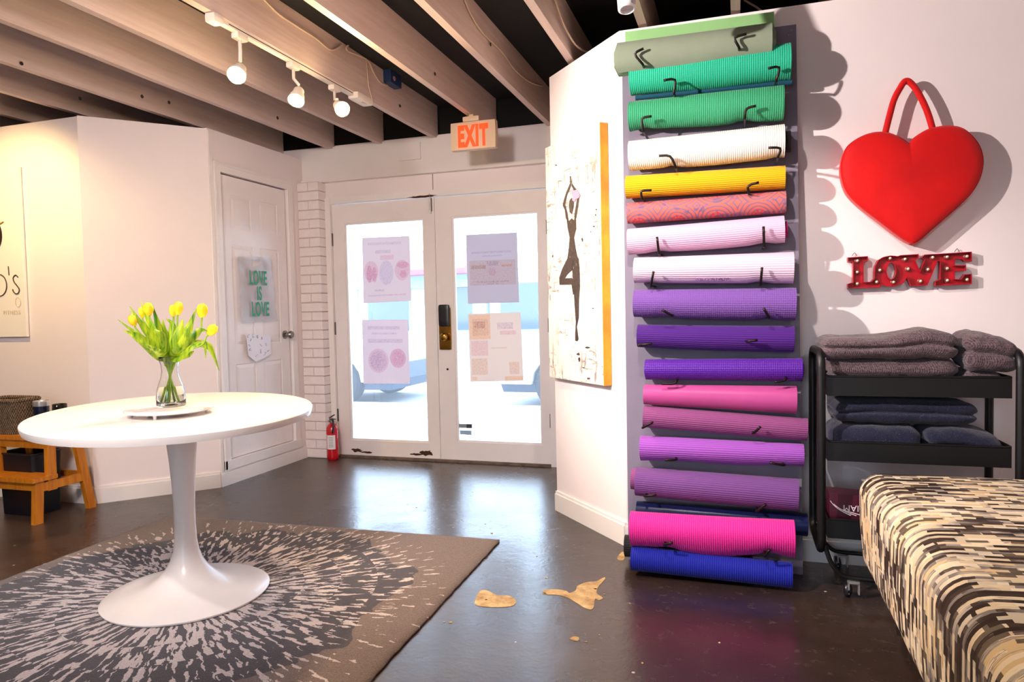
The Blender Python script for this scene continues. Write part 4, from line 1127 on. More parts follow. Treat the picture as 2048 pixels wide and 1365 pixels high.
r14 = rolled_mat((1288, 806), (1288, 858), (1616, 834), (1612, 884), M_MAUVE, 'mauve rolled mat sloping down to the right', turns=4, shrink=0.95)
hooks(r14, ((1286, 856), None, (1306, 845)), ((1507, 867), None, (1521, 854)))
r15 = rolled_mat((1281, 868), (1282, 920), (1607, 886), (1607, 932), M_BLIL, 'bright lilac rolled mat with clear ribs', turns=4, flap=0.008, seam=185)
hooks(r15, ((1351, 920), None, (1330, 921)), ((1567, 931), None, (1540, 926)))
r16 = rolled_mat((1273, 930), (1272, 994), (1596, 956), (1595, 1024), M_PUR, 'dusky purple rolled mat above the hot pink roll', turns=1)
hooks(r16, ((1291, 993), None, (1312, 990)), ((1514, 1023), None, (1532, 1009)))
rolled_mat((1263, 933), (1264, 981), (1560, 962), (1561, 1010), M_MAUVE, 'purple mat end sticking out left of the dusky purple roll', dY=-0.016, turns=4)
rolled_mat((1273, 998), (1275, 1048), (1614, 1024), (1615, 1074), M_NAVY, 'shiny navy mat showing behind the hot pink roll', dY=0.010, turns=4)
r18 = rolled_mat((1261, 1020), (1264, 1086), (1588, 1040), (1590, 1106), M_HOT, 'hot pink rolled mat near the bottom of the rack', sag=0.006, dents=((0.25, 0.012), (0.85, 0.014)), flap=0.018, seam=172, turns=5, dY=-0.10)
hooks(r18, ((1330, 1090), None, (1345, 1086)), ((1530, 1112), None, (1540, 1100)))
rolled_mat((1249, 1066), (1252, 1116), (1500, 1085), (1502, 1130), M_BLK, 'black mat end sticking out left at the bottom of the rack', dY=0.006, turns=4)
r20 = rolled_mat((1265, 1088), (1263, 1142), (1588, 1124), (1580, 1176), M_BLUE, 'royal blue rolled mat at the bottom of the rack', turns=4, dY=-0.115)
for res, (base, elbow, tip) in HOOKS:
    o, A, B, R, Yc = res
    Yf = Yc - R - 0.012
    p0 = at_y(base[0], base[1], Yf)
    pts = [(p0.x, yb(p0.z) + 0.004, p0.z), (p0.x, Yf + 0.03, p0.z), tuple(p0)]
    if elbow: pts.append(tuple(at_y(elbow[0], elbow[1], Yf - 0.008)))
    pts.append(tuple(at_y(tip[0], tip[1], Yf - 0.012)))
    MB().tube(catmull(pts, 3), 0.0054, 7).build('hook', M_HOOK, rack, True)
for q in ((1578, 70), (1583, 60)):
    p = at_y(q[0], q[1], yb(2.25) - 0.001); MB().lathe([(0.004, 0), (0.004, 0.002), (0, 0.003)], 8, p, (0, -1, 0)).build('screw', M_STEEL, rack)

# ------------------------------------------------------------------ red heart bag
def px8(x, y): return (1600 + x / 2.134, y / 2.134)
hp = [(467, 612), (500, 580), (560, 548), (640, 537), (700, 550), (748, 592), (776, 642), (783, 700), (765, 770), (720, 838), (640, 912), (560, 982), (505, 1030), (482, 1040), (440, 1018), (350, 950), (260, 880), (203, 820), (179, 750), (179, 690), (200, 630), (250, 590), (310, 567), (370, 565), (425, 585)]
YH = DM - 0.085
HP = [at_y(*px8(*q), YH) for q in hp]
sm = []
# keep the notch and the tip sharp
def arc(idx): return catmull([HP[i] for i in idx], 4)
right = arc(range(0, 14)); left = arc(list(range(13, len(HP))) + [0])
outl = right[:-1] + left[:-1]
cen = Vector((sum(p.x for p in outl) / len(outl), YH, sum(p.z for p in outl) / len(outl)))
hb = thing('heart_bag', 'red felt heart shaped bag hanging on the right wall', 'bag', (cen.x, DM - 0.05, min(p.z for p in outl)))
def hring(s, y): return [Vector((cen.x + (p.x - cen.x) * s, y, cen.z + (p.z - cen.z) * s)) for p in outl]
k = NT('red_felt'); g_ = k.noise(5, 4, 0.6, k.obj())
k.l(k.ramp(g_, [(0.3, lin('#c60508')), (0.75, lin('#e00a08'))]), k.b.inputs['Base Color']); k.b.inputs['Roughness'].default_value = 0.7; k.b.inputs['Sheen Weight'].default_value = 0.15
k.b.inputs['Specular IOR Level'].default_value = 0.25
k.bump(k.noise(260, 2, 0.6, k.obj()), 0.25, 0.002)
M_FELT = k.m
MB().loops([hring(0.99, DM - 0.004), hring(1.0, DM - 0.012), hring(1.0, YH + 0.012), hring(0.992, YH + 0.003), hring(0.97, YH - 0.003), hring(0.85, YH - 0.010), hring(0.6, YH - 0.016), hring(0.3, YH - 0.019), hring(0.05, YH - 0.020)]).build('body', M_FELT, hb, 60)
MB().tube([p + Vector((0, 0.001, 0)) for p in hring(1.0, YH + 0.006)], 0.0028, 6, True).build('seam_piping', M_FELT, hb, True)
def strap_path(pts, y): return catmull([at_y(*px8(*q), y) for q in pts], 8)
MB().tube(strap_path(((362, 575), (378, 510), (400, 430), (425, 380), (452, 345), (485, 368), (520, 425), (548, 490), (568, 560)), YH + 0.03), 0.0125, 10).build('strap', M_FELT, hb, True)
MB().lathe([(0.003, 0), (0.003, 0.05), (0.006, 0.052), (0, 0.054)], 8, (at_y(*px8(452, 338), YH + 0.03).x, DM, at_y(*px8(452, 342), YH + 0.03).z), (0, -1, 0)).build('nail', M_STEEL, hb)

# ------------------------------------------------------------------ LOVE marquee sign
def pxl(x, y): return (1680 + x / 7.314, 490 + y / 7.314)
lo = [(115, 185), (410, 165), (410, 240), (345, 250), (345, 545), (455, 540), (500, 490), (500, 400), (512, 310), (560, 222), (640, 175), (740, 155), (850, 165), (890, 150), (1150, 135), (1155, 205), (1100, 220), (1172, 385), (1240, 215), (1186, 190), (1240, 142), (1930, 100), (1930, 245), (1830, 245), (1790, 210), (1680, 205), (1680, 300), (1845, 298), (1845, 378), (1680, 388), (1680, 500), (1770, 505), (1830, 430), (1930, 425), (1930, 572), (1395, 602), (1398, 535), (1466, 500), (1466, 240), (1430, 240), (1280, 592), (1040, 605), (980, 480), (930, 560), (800, 608), (700, 612), (605, 585), (592, 625), (115, 637), (115, 572), (190, 550), (190, 250), (115, 245)]
YS = DM - 0.035
def l2(q): p = at_y(*pxl(*q), YS); return (p.x, p.z)
LO = [l2(q) for q in lo]
hole = [l2((752 + 66 * math.cos(2 * math.pi * i / 20), 382 + 122 * math.sin(2 * math.pi * i / 20))) for i in range(20)]
ls = thing('love_sign', 'red metal marquee sign reading LOVE below the heart bag', 'sign', (sum(p[0] for p in LO) / len(LO), DM - 0.02, min(p[1] for p in LO)))
M_LRED = mat('red_sign_enamel', '#b3061c', 0.35, var=0.2, vscale=12)
curve_mesh([LO, hole], 0.004, (0, DM - 0.008, 0), (1, 0, 0), (0, 0, 1), (0, -1, 0), M_LRED, 'face_plate', ls)
rim = MB()
def rimloop(P, inw):
    n = len(P); 
    area = sum(P[i][0] * P[(i + 1) % n][1] - P[(i + 1) % n][0] * P[i][1] for i in range(n)) / 2
    sg = (1 if area > 0 else -1) * inw
    Q = []
    for i in range(n):
        a, b_, c_ = Vector(P[i - 1]), Vector(P[i]), Vector(P[(i + 1) % n])
        n1 = Vector((-(b_ - a).y, (b_ - a).x)).normalized(); n2 = Vector((-(c_ - b_).y, (c_ - b_).x)).normalized()
        h = (n1 + n2); h = h.normalized() if h.length > 1e-4 else n1
        Q.append(b_ + h * sg * 0.0025 / max(0.4, h.dot(n1)))
    y0, y1 = DM - 0.002, YS
    vs = [Vector((p[0], y, p[1])) for y in (y0, y1) for p in P] + [Vector((q[0], y, q[1])) for y in (y1, y0) for q in Q]
    fs = []
    for r_i in range(3):
        for i in range(n):
            j = (i + 1) % n; fs.append((r_i * n + i, r_i * n + j, (r_i + 1) * n + j, (r_i + 1) * n + i))
    rim.add(vs, fs)
rimloop(LO, 1); rimloop(hole, -1)
rim.build('rim', M_LRED, ls)
M_LBULB = mat('small_frosted_bulb', '#ffe3c8', 0.2, emit=(1.0, 0.82, 0.66, 1), estr=0.06)
M_SOCK = mat('bulb_socket', '#8d3a34', 0.4)
for q in ((258, 232), (255, 398), (255, 568), (540, 542), (588, 370), (737, 195), (955, 208), (1000, 352), (788, 545), (1183, 532), (1290, 358), (1360, 182), (1572, 175), (1572, 345), (1574, 520), (1862, 168), (1862, 508)):
    p = at_y(*pxl(*q), YS + 0.006)
    bb = MB().lathe([(0.004, 0), (0.0056, 0.005), (0.0048, 0.011), (0.0, 0.014)], 12, (p.x, DM - 0.02, p.z), (0, -1, 0)).build('bulb', M_LBULB, ls, True)
    MB().lathe([(0.011, 0), (0.011, 0.006), (0.008, 0.008)], 12, (p.x, DM - 0.012, p.z), (0, -1, 0)).build('socket', M_SOCK, bb)
for q in (212, 1712):
    y_ = 160 if q < 1000 else 100
    MB().tube(catmull([at_y(*pxl(q - 38, y_ + 4), DM - 0.01), at_y(*pxl(q - 5, y_ - 38), DM - 0.01), at_y(*pxl(q + 8, y_ - 38), DM - 0.01), at_y(*pxl(q + 40, y_ + 4), DM - 0.01)], 4), 0.0013, 5).build('hanging_wire', M_STEEL, ls)

# ------------------------------------------------------------------ black cart
M_CART = mat('black_cart_metal', '#070506', 0.45)
M_CHR = mat('chrome', '#dedad8', 0.3, 0.75)
cxL, cxR, cyF, cyB = 0.322, 0.925, 2.90, 3.20
ct = thing('utility_cart', 'black three tier metal utility cart on castors', 'cart', ((cxL + cxR) / 2, (cyF + cyB) / 2, 0))
for x in (cxL - 0.022, cxR + 0.022):
    loop = [(x, q[0], q[1]) for q in rrect((cyF + cyB) / 2, 0.555, (cyB - cyF) / 2 + 0.012, 0.385, 0.055, 5)]
    MB().tube(loop, 0.0155, 10, True).build('side_frame', M_CART, ct, True)
for z in (0.775, 0.525, 0.225):
    tr_ = MB(); hh = 0.075; ww = 0.004
    tr_.box((cxL, cyF, z), (cxR, cyF + ww, z + hh)); tr_.box((cxL, cyB - ww, z), (cxR, cyB, z + hh)); tr_.box((cxL, cyF + ww, z), (cxL + ww, cyB - ww, z + hh)); tr_.box((cxR - ww, cyF + ww, z), (cxR, cyB - ww, z + hh)); tr_.box((cxL + ww, cyF + ww, z), (cxR - ww, cyB - ww, z + 0.004))
    tr_.tube([(q[0], q[1], z + hh) for q in rrect((cxL + cxR) / 2, (cyF + cyB) / 2, (cxR - cxL) / 2, (cyB - cyF) / 2, 0.01, 2)], 0.004, 6, True)
    tr_.build('tray', M_CART, ct)
for x in (cxL + 0.0, cxR - 0.0):
    s = 1 if x < 0.6 else -1
    MB().tube(catmull([(x - s * 0.01, cyF + 0.0, 0.20), (x + s * 0.012, cyF + 0.0, 0.13), (x + s * 0.05, cyF + 0.0, 0.085), (x + s * 0.11, cyF + 0.0, 0.075), (x + s * 0.3, cyF, 0.075)], 4), 0.009, 8).build('base_tube', M_CART, ct, True)
    MB().tube(catmull([(x - s * 0.01, cyB, 0.20), (x + s * 0.012, cyB, 0.13), (x + s * 0.05, cyB, 0.085), (x + s * 0.11, cyB, 0.075), (x + s * 0.3, cyB, 0.075)], 4), 0.009, 8).build('base_tube', M_CART, ct, True)
for x, y in ((cxL + 0.09, cyF), (cxR - 0.09, cyF), (cxL + 0.09, cyB), (cxR - 0.09, cyB)):
    cs = MB().lathe([(0.012, 0.006), (0.024, 0.0), (0.027, -0.005), (0.027, -0.015), (0.024, -0.02), (0.0, -0.02)], 20, (x - 0.010, y + 0.01, 0.027), (1, 0, 0)).build('castor', M_BLACKP, ct, 40)
    MB().box((x - 0.020, y - 0.016, 0.058), (x + 0.020, y + 0.016, 0.066)).box((x - 0.020, y - 0.016, 0.018), (x - 0.0150, y + 0.018, 0.060)).box((x + 0.0150, y - 0.016, 0.018), (x + 0.020, y + 0.018, 0.060)).build('castor_bracket', M_CHR, cs)

# ------------------------------------------------------------------ blankets
def blanket_mat(name, c1, c2, dia):
    k = NT(name); b = k.b; o = k.obj()
    sep = k.n('ShaderNodeSeparateXYZ'); k.l(o, sep.inputs[0])
    a = k.math('ADD', sep.outputs[0], sep.outputs[1]); z = k.math('MULTIPLY', sep.outputs[2], 1.3)
    w1 = k.math('SINE', k.math('MULTIPLY', k.math('ADD', a, z), dia)); w2 = k.math('SINE', k.math('MULTIPLY', k.math('SUBTRACT', a, z), dia))
    h = k.math('MULTIPLY', w1, w2)
    n = k.noise(140, 3, 0.7, o)
    f = k.math('ADD', k.math('MULTIPLY', h, 0.22), n, True)
    k.l(k.ramp(f, [(0.25, lin(c1)), (0.75, lin(c2))]), b.inputs['Base Color'])
    b.inputs['Roughness'].default_value = 0.95; b.inputs['Sheen Weight'].default_value = 0.25; b.inputs['Specular IOR Level'].default_value = 0.1
    k.bump(f, 0.7, 0.006)
    return k.m
M_GREYB = blanket_mat('taupe_woven_wool', '#30242a', '#7c666c', 420)
k = NT('navy_fleece'); o_ = k.obj(); n_ = k.noise(120, 4, 0.75, o_)
fl_ = k.ramp(k.noise(330, 2, 0.6, o_), [(0.66, (0, 0, 0, 1)), (0.72, (1, 1, 1, 1))])
k.l(k.mix(k.math('MULTIPLY', fl_, 0.5), k.ramp(n_, [(0.3, lin('#04051a')), (0.75, lin('#141840'))]), lin('#9a9cba')), k.b.inputs['Base Color'])
k.b.inputs['Roughness'].default_value = 0.95; k.b.inputs['Sheen Weight'].default_value = 0.2
k.bump(n_, 0.8, 0.006); M_NAVYB = k.m
def blanket(x0, x1, y0, y1, z0, z1, layers, m, label, seed, top=None, rough=0.006, group=None):
    hx, hy, hz = (x1 - x0) / 2, (y1 - y0) / 2, (z1 - z0) / 2
    r = min(hz * 0.98, 0.045)
    def fn(p, n):
        q = p.copy(); w = Vector((p.x * 9 + seed, p.y * 9, p.z * 12))
        q += n * rough * (noise.noise(w) + 0.6 * noise.noise(w * 2.7))
        side = math.hypot(n.x, n.y)
        for L_ in range(1, layers):
            zk = -hz + 2 * hz * L_ / layers + 0.004 * noise.noise((p.x * 6, seed, L_))
            g = math.exp(-((p.z - zk) / (0.008)) ** 2)
            q -= Vector((n.x, n.y, 0)) * 0.016 * g * side
        if top:
            f = max(0, (p.z + hz) / (2 * hz))
            q.z += f * top(p.x / hx)
        return q
    b = MB(); b.rbox(((x0 + x1) / 2, (y0 + y1) / 2, (z0 + z1) / 2), (hx, hy, hz), r, (30, 18, 22), fn)
    zmin = min(v.z for v in b.v)
    for v in b.v: v.z += z0 - zmin
    return tag(b.build('folded_blanket', m, None, True), label, 'blanket', group)
zt1 = 0.7795
blanket(0.335, 0.775, 2.93, 3.17, zt1, 0.912, 2, M_GREYB, 'lower taupe woven blanket at the left of the cart top', 1, None, 0.005, 'taupe blankets on the cart top')
blanket(0.785, 0.915, 2.93, 3.16, zt1, 0.868, 1, M_GREYB, 'flat taupe blanket under the crumpled one at the right', 3, None, 0.005, 'taupe blankets on the cart top')
blanket(0.300, 0.770, 2.90, 3.17, 0.908, 0.998, 2, M_GREYB, 'upper taupe woven blanket with a raised fold', 2, lambda x: 0.028 * math.exp(-((x - 0.55) / 0.33) ** 2) - 0.004, 0.007, 'taupe blankets on the cart top')
blanket(0.782, 0.955, 2.90, 3.16, 0.864, 0.986, 2, M_GREYB, 'crumpled taupe blanket end at the right of the cart top', 6, lambda x: 0.012 * (1 - x) - 0.028 * max(0, x), 0.013, 'taupe blankets on the cart top')
zt2 = 0.5295
blanket(0.335, 0.650, 2.92, 3.17, zt2, 0.655, 1, M_NAVYB, 'navy fleece blanket at the lower left of the middle tray', 11, None, 0.006, 'navy blankets on the middle tray')
blanket(0.658, 0.915, 2.92, 3.17, zt2, 0.655, 2, M_NAVYB, 'navy fleece blanket at the lower right of the middle tray', 12, lambda x: -0.03 * max(0, x), 0.006, 'navy blankets on the middle tray')
blanket(0.345, 0.840, 2.93, 3.16, 0.660, 0.745, 2, M_NAVYB, 'navy fleece blanket lying across the other two navy ones', 13, lambda x: 0.016 * (1 - x * x) - 0.006, 0.006, 'navy blankets on the middle tray')
# boxed maroon mat in the bottom tray
mz = 0.2315
t = thing('mat_package', 'maroon packaged mat with white curved lines in the bottom tray', 'package', (0.46, 3.02, mz))
MB().hexa([(0.335, 2.945, mz), (0.62, 2.945, mz), (0.62, 3.05, mz), (0.335, 3.05, mz), (0.335, 2.955, mz + 0.155), (0.62, 2.955, mz + 0.14), (0.62, 3.06, mz + 0.14), (0.335, 3.06, mz + 0.155)]).build('wrapper', mat('maroon_wrapper', '#4a0f26', 0.35), t)
M_WLN = mat('white_print_line', '#e8d8dc', 0.5)
for dx in (0.0, 0.012, 0.03):
    MB().tube(bez((0.338 + dx, 2.9525, mz + 0.125 - dx), (0.36 + dx, 2.950, mz + 0.09), (0.41 + dx * 1.6, 2.945, mz + 0.074), 8), 0.0016, 5).build('curved_line', M_WLN, t)
text_mesh('GAIAM', 0.034, (0.435, 2.9495, mz + 0.112), (-1, 0, 0), (0, 0, -1), (0, -1, 0), M_WLN, 'lettering', t, 0.001)

# ------------------------------------------------------------------ patterned bench
def bench_mat():
    k = NT('brushstroke_upholstery'); b = k.b
    uv = k.n('ShaderNodeUVMap').outputs[0]
    nz = k.noise(7, 3, 0.6, uv, 1)
    sub = k.n('ShaderNodeVectorMath', operation='SUBTRACT'); k.l(nz, sub.inputs[0]); sub.inputs[1].default_value = (0.5, 0.5, 0.5)
    mul = k.n('ShaderNodeVectorMath', operation='MULTIPLY'); k.l(sub.outputs[0], mul.inputs[0]); mul.inputs[1].default_value = (0.030, 0.012, 0)
    add = k.n('ShaderNodeVectorMath', operation='ADD'); k.l(uv, add.inputs[0]); k.l(mul.outputs[0], add.inputs[1])
    def bricks(wd_, ht, off):
        bt = k.n('ShaderNodeTexBrick')
        bt.inputs['Scale'].default_value = 1.0; bt.inputs['Mortar Size'].default_value = 0.0
        bt.inputs['Brick Width'].default_value = wd_; bt.inputs['Row Height'].default_value = ht
        bt.inputs['Color1'].default_value = (0, 0, 0, 1); bt.inputs['Color2'].default_value = (1, 1, 1, 1)
        bt.offset = off; bt.offset_frequency = 2
        k.l(add.outputs[0], bt.inputs['Vector'])
        return bt.outputs['Color']
    r1 = bricks(0.072, 0.0155, 0.37); r2_ = bricks(0.050, 0.0155, 0.61)
    patch = k.noise(4.2, 2, 0.5, uv)
    f = k.math('ADD', k.math('MULTIPLY', r1, 0.50), k.math('MULTIPLY', patch, 1.0))
    streak = k.n('ShaderNodeMapping'); streak.inputs['Scale'].default_value = (12, 180, 1); k.l(uv, streak.inputs[0])
    sn = k.noise(1.0, 3, 0.6, streak.outputs[0])
    f = k.math('ADD', f, k.math('MULTIPLY', k.math('SUBTRACT', sn, 0.5), 0.22))
    col = k.ramp(f, [(0.0, lin('#2a1d17')), (0.58, lin('#3c2d26')), (0.65, lin('#776d69')), (0.71, lin('#a1968a')), (0.76, lin('#c6b397')), (0.88, lin('#d4c4a8')), (0.97, lin('#94857a')), (1.0, lin('#c9ae86'))], 'CONSTANT')
    col = k.mix(k.math('MULTIPLY', k.math('GREATER_THAN', r2_, 0.80), 0.85), col, lin('#33251f'))
    col = k.mix(k.math('MULTIPLY', k.math('LESS_THAN', r2_, 0.14), 0.7), col, lin('#ddd0ba'))
    k.l(col, b.inputs['Base Color']); b.inputs['Roughness'].default_value = 0.85; b.inputs['Specular IOR Level'].default_value = 0.2
    k.bump(k.noise(400, 2, 0.5, uv), 0.2, 0.002)
    return k.m
bx0, bx1, by0, by1, bz0, bz1 = 0.400, 1.22, 0.75, 2.73, 0.185, 0.535
bn = thing('upholstered_bench', 'long upholstered bench in a brown and cream brushstroke fabric', 'bench', ((bx0 + bx1) / 2, (by0 + by1) / 2, 0))
b = MB()
hx, hy, hz = (bx1 - bx0) / 2, (by1 - by0) / 2, (bz1 - bz0) / 2
def bfn(p, n):
    q = p.copy()
    top = max(0, n.z)
    q.z += 0.012 * top * (1 - (p.x / hx) ** 2) * (1 - (p.y / hy) ** 4)
    q += n * 0.003 * noise.noise((p.x * 5, p.y * 5, p.z * 5))
    if n.z < 0.3: q.x += -0.010 * n.x * (p.z / hz) * -1 if p.z < 0 else 0
    return q
b.rbox(((bx0 + bx1) / 2, (by0 + by1) / 2, (bz0 + bz1) / 2), (hx, hy, hz), 0.07, (34, 60, 22), bfn)
uvs = []
for v in b.v:
    # unfold across the top and down the two long sides
    dx0, dz = v.x - bx0, bz1 - v.z
    rr = 0.07
    if v.x < bx0 + rr and v.z > bz1 - rr:
        a = math.atan2(bx0 + rr - v.x, v.z - (bz1 - rr)); u = bx0 + rr - rr * a
    elif v.x < bx0 + rr: u = bx0 + rr - rr * math.pi / 2 - (bz1 - rr - v.z)
    elif v.z > bz1 - rr: u = v.x
    else: u = v.x + dz * 0.3
    uvs.append((u + 3.0, v.y + 0.35 * max(0, v.y - (by1 - 0.02)) + (dz if v.y > by1 - 0.01 else 0)))
b.uv = uvs; b.has_uv = True
b.build('cushion', bench_mat(), bn, True)
M_BLKW = mat('shade_black_wood', '#0d0907', 0.6)  # base and legs made black to carry the shade under the bench
MB().box((bx0 + 0.07, by0 + 0.07, 0.13), (bx1 - 0.07, by1 - 0.07, bz0 + 0.004)).build('base_frame', M_BLKW, bn)
for x in (bx0 + 0.12, bx1 - 0.12):
    for y in (by0 + 0.12, by1 - 0.12):
        MB().lathe([(0.016, 0), (0.024, 0.132)], 14, (x, y, 0)).build('leg', M_BLKW, bn, 40)

# ------------------------------------------------------------------ rug
RUGP = [at_z(340, 1035), at_z(992, 1083), at_z(750, 1365)]
ra, rbq, rcq = [Vector((p.x, p.y, 0)) for p in RUGP]
ux = (rbq - ra).normalized(); uy = Vector((ux.y, -ux.x, 0))          # towards the viewer
rw = (rbq - ra).length + 0.02; rl = 2.25
rug_c = ra + ux * (rw / 2) + uy * (rl / 2)
def rug_mat(cx, cy):
    k = NT('burst_pattern_pile'); b = k.b; o = k.obj()
    sep = k.n('ShaderNodeSeparateXYZ'); k.l(o, sep.inputs[0])
    dx = k.math('SUBTRACT', sep.outputs[0], cx); dy = k.math('SUBTRACT', sep.outputs[1], cy)
    r = k.math('SQRT', k.math('ADD', k.math('MULTIPLY', dx, dx), k.math('MULTIPLY', dy, dy)))
    th = k.math('ARCTAN2', dy, dx)
    band = k.math('FLOOR', k.math('DIVIDE', r, 0.15))
    freq = k.math('ADD', 8.0, k.math('MULTIPLY', band, 6.2))
    thw = k.math('ADD', k.math('MULTIPLY', th, freq), k.math('MULTIPLY', band, 17.3))
    wob = k.noise(38, 3, 0.6, o)
    cm2 = k.n('ShaderNodeCombineXYZ'); k.l(k.math('ADD', thw, k.math('MULTIPLY', wob, 1.0)), cm2.inputs[0]); k.l(k.math('ADD', k.math('MULTIPLY', r, 9.5), k.math('MULTIPLY', wob, 0.5)), cm2.inputs[1])
    dash = k.noise(1.0, 2.0, 0.45, cm2.outputs[0])
    # the dashes thin out with distance from the middle
    lim = k.math('ADD', 0.505, k.math('MULTIPLY', k.math('MAXIMUM', k.math('SUBTRACT', r, 0.50), 0.0), 0.26))
    on = k.math('MULTIPLY', k.math('GREATER_THAN', dash, lim), k.math('LESS_THAN', r, 1.04))
    edge = k.noise(3.2, 3, 0.6, o)
    dark = k.math('LESS_THAN', r, k.math('ADD', 0.62, k.math('MULTIPLY', edge, 0.42)))
    pile = k.noise(240, 3, 0.7, o)
    tau = k.ramp(pile, [(0.3, lin('#5c4a44')), (0.7, lin('#957f76'))])
    drk = k.ramp(pile, [(0.3, lin('#2c2428')), (0.7, lin('#524750'))])
    wht = k.ramp(pile, [(0.3, lin('#c4b0b2')), (0.7, lin('#f4e6de'))])
    col = k.mix(on, k.mix(dark, tau, drk), wht)
    k.l(col, b.inputs['Base Color']); b.inputs['Roughness'].default_value = 1.0; b.inputs['Sheen Weight'].default_value = 0.3; b.inputs['Specular IOR Level'].default_value = 0.05
    k.bump(k.math('ADD', pile, k.math('MULTIPLY', on, 0.5)), 0.9, 0.008)
    return k.m
b = MB(); NU, NV = 70, 90; th_ = 0.014
g = {}
vs = []
for lay in (0, 1):
    for j in range(NV + 1):
        for i in range(NU + 1):
            ed = min(i, NU - i, j, NV - j)
            p = ra + ux * (rw * i / NU) + uy * (rl * j / NV)
            z = 0.001 if lay == 0 else th_ - (0.005 if ed == 0 else 0) + 0.0012 * noise.noise((p.x * 30, p.y * 30, 0))
            if ed == 0: p = p + Vector((0.006 * noise.noise((p.x * 20, p.y * 20, 3)), 0.006 * noise.noise((p.x * 20, p.y * 20, 9)), 0))
            vs.append(Vector((p.x, p.y, z)))
W_ = NU + 1; S_ = W_ * (NV + 1); fs = []
for j in range(NV):
    for i in range(NU):
        a = j * W_ + i; fs.append((a + S_, a + S_ + 1, a + S_ + W_ + 1, a + S_ + W_)); fs.append((a, a + W_, a + W_ + 1, a + 1))
rimi = [i for i in range(W_)] + [j * W_ + NU for j in range(1, NV + 1)] + [NV * W_ + i for i in range(NU - 1, -1, -1)] + [j * W_ for j in range(NV - 1, 0, -1)]
for q in range(len(rimi)):
    a, c_ = rimi[q], rimi[(q + 1) % len(rimi)]; fs.append((a, c_, c_ + S_, a + S_))
b.add(vs, fs)
TC = Vector((-2.115, 2.232, 0))
tag(b.build('area_rug', rug_mat(TC.x, TC.y), None, True, at=(0, 0, 0)), 'taupe rug with a white and charcoal radial burst under the table', 'rug')

# ------------------------------------------------------------------ pedestal table
M_TAB = mat('white_lacquer', '#f2ebe7', 0.28, coat=0.15, var=0.04, vscale=4)
tz = 0.757; zr = th_ + 0.0012
tt = thing('pedestal_table', 'white oval pedestal table on the burst rug', 'table', (TC.x, TC.y, zr))
prof = [(0.0, 0.0), (0.306, 0.0), (0.311, 0.004), (0.312, 0.010), (0.300, 0.017), (0.25, 0.026), (0.19, 0.038), (0.14, 0.056), (0.105, 0.080), (0.080, 0.108), (0.061, 0.140), (0.049, 0.175), (0.042, 0.22), (0.0395, 0.28), (0.040, 0.36), (0.043, 0.45), (0.049, 0.54), (0.057, 0.62), (0.066, 0.67), (0.080, tz - 0.030 - zr), (0.0, tz - 0.030 - zr)]
MB().lathe(prof, 56, (TC.x, TC.y, zr)).build('pedestal', M_TAB, tt, 50)
ta, tb2, tang = 0.668, 0.516, math.radians(133.3)
top_c = Vector((-2.135, 2.235, 0))
def ell(s, z, n=96):
    ca, sa = math.cos(tang), math.sin(tang); out = []
    for i in range(n):
        a = 2 * math.pi * i / n; x = (ta + s) * math.cos(a); y = (tb2 + s) * math.sin(a)
        out.append(Vector((top_c.x + x * ca - y * sa, top_c.y + x * sa + y * ca, z)))
    return out
MB().loops([ell(-0.012, tz - 0.030), ell(-0.006, tz - 0.029), ell(-0.001, tz - 0.014), ell(0, tz - 0.004), ell(-0.003, tz)]).build('tabletop', M_TAB, tt, 30)
b = MB()
for (x, y) in ((357, 870), (328, 874)):
    p = at_z(x, y, tz - 0.012); d = (Vector((p.x, p.y, 0)) - top_c).normalized()
    b.obox((p.x + d.x * 0.012, p.y + d.y * 0.012, tz - 0.012), 0.012, 0.012, 0.006)
# lazy susan
M_MARB = NT('white_marble'); g_ = M_MARB.noise(5, 6, 0.7, M_MARB.obj())
M_MARB.l(M_MARB.ramp(g_, [(0.45, lin('#f0e8e4')), (0.52, lin('#d8cdca')), (0.58, lin('#f0e8e4'))]), M_MARB.b.inputs['Base Color']); M_MARB.b.inputs['Roughness'].default_value = 0.2; M_MARB = M_MARB.m
SC = Vector((-2.065, 2.125, tz))
ls_ = thing('lazy_susan', 'round white marble turntable on the oval table', 'turntable', SC)
MB().lathe([(0.0, 0.016), (0.150, 0.016), (0.155, 0.019), (0.155, 0.027), (0.152, 0.030), (0.0, 0.030)], 56, SC).build('disc', M_MARB, ls_, 40)
MB().lathe([(0.075, 0.0), (0.075, 0.016)], 32, SC).build('swivel_base', M_STEEL, ls_, 40)
for a in (0.6, 2.2, 3.9, 5.1):
    MB().lathe([(0.006, 0.0005), (0.008, 0.016)], 10, SC + Vector((0.13 * math.cos(a), 0.13 * math.sin(a), 0))).build('foot', M_CHR, ls_)

# ------------------------------------------------------------------ vase and tulips
VZ = tz + 0.0305
VC = Vector((-2.075, 2.145, VZ))
k = NT('clear_vase_glass'); k.b.inputs['Base Color'].default_value = (0.97, 0.98, 0.96, 1); k.b.inputs['Roughness'].default_value = 0.02; k.b.inputs['Transmission Weight'].default_value = 1.0; k.b.inputs['IOR'].default_value = 1.3
M_VASE = k.m
k = NT('water'); k.b.inputs['Base Color'].default_value = (0.96, 0.98, 0.9, 1); k.b.inputs['Roughness'].default_value = 0.0; k.b.inputs['Transmission Weight'].default_value = 1.0; k.b.inputs['IOR'].default_value = 1.2
M_WATER = k.m
va = thing('glass_vase', 'clear waisted glass vase holding yellow tulips', 'vase', VC)
vo = [(0.0, 0.0), (0.048, 0.0), (0.052, 0.006), (0.0525, 0.03), (0.050, 0.06), (0.043, 0.085), (0.034, 0.11), (0.030, 0.135), (0.032, 0.16), (0.038, 0.18), (0.042, 0.190)]
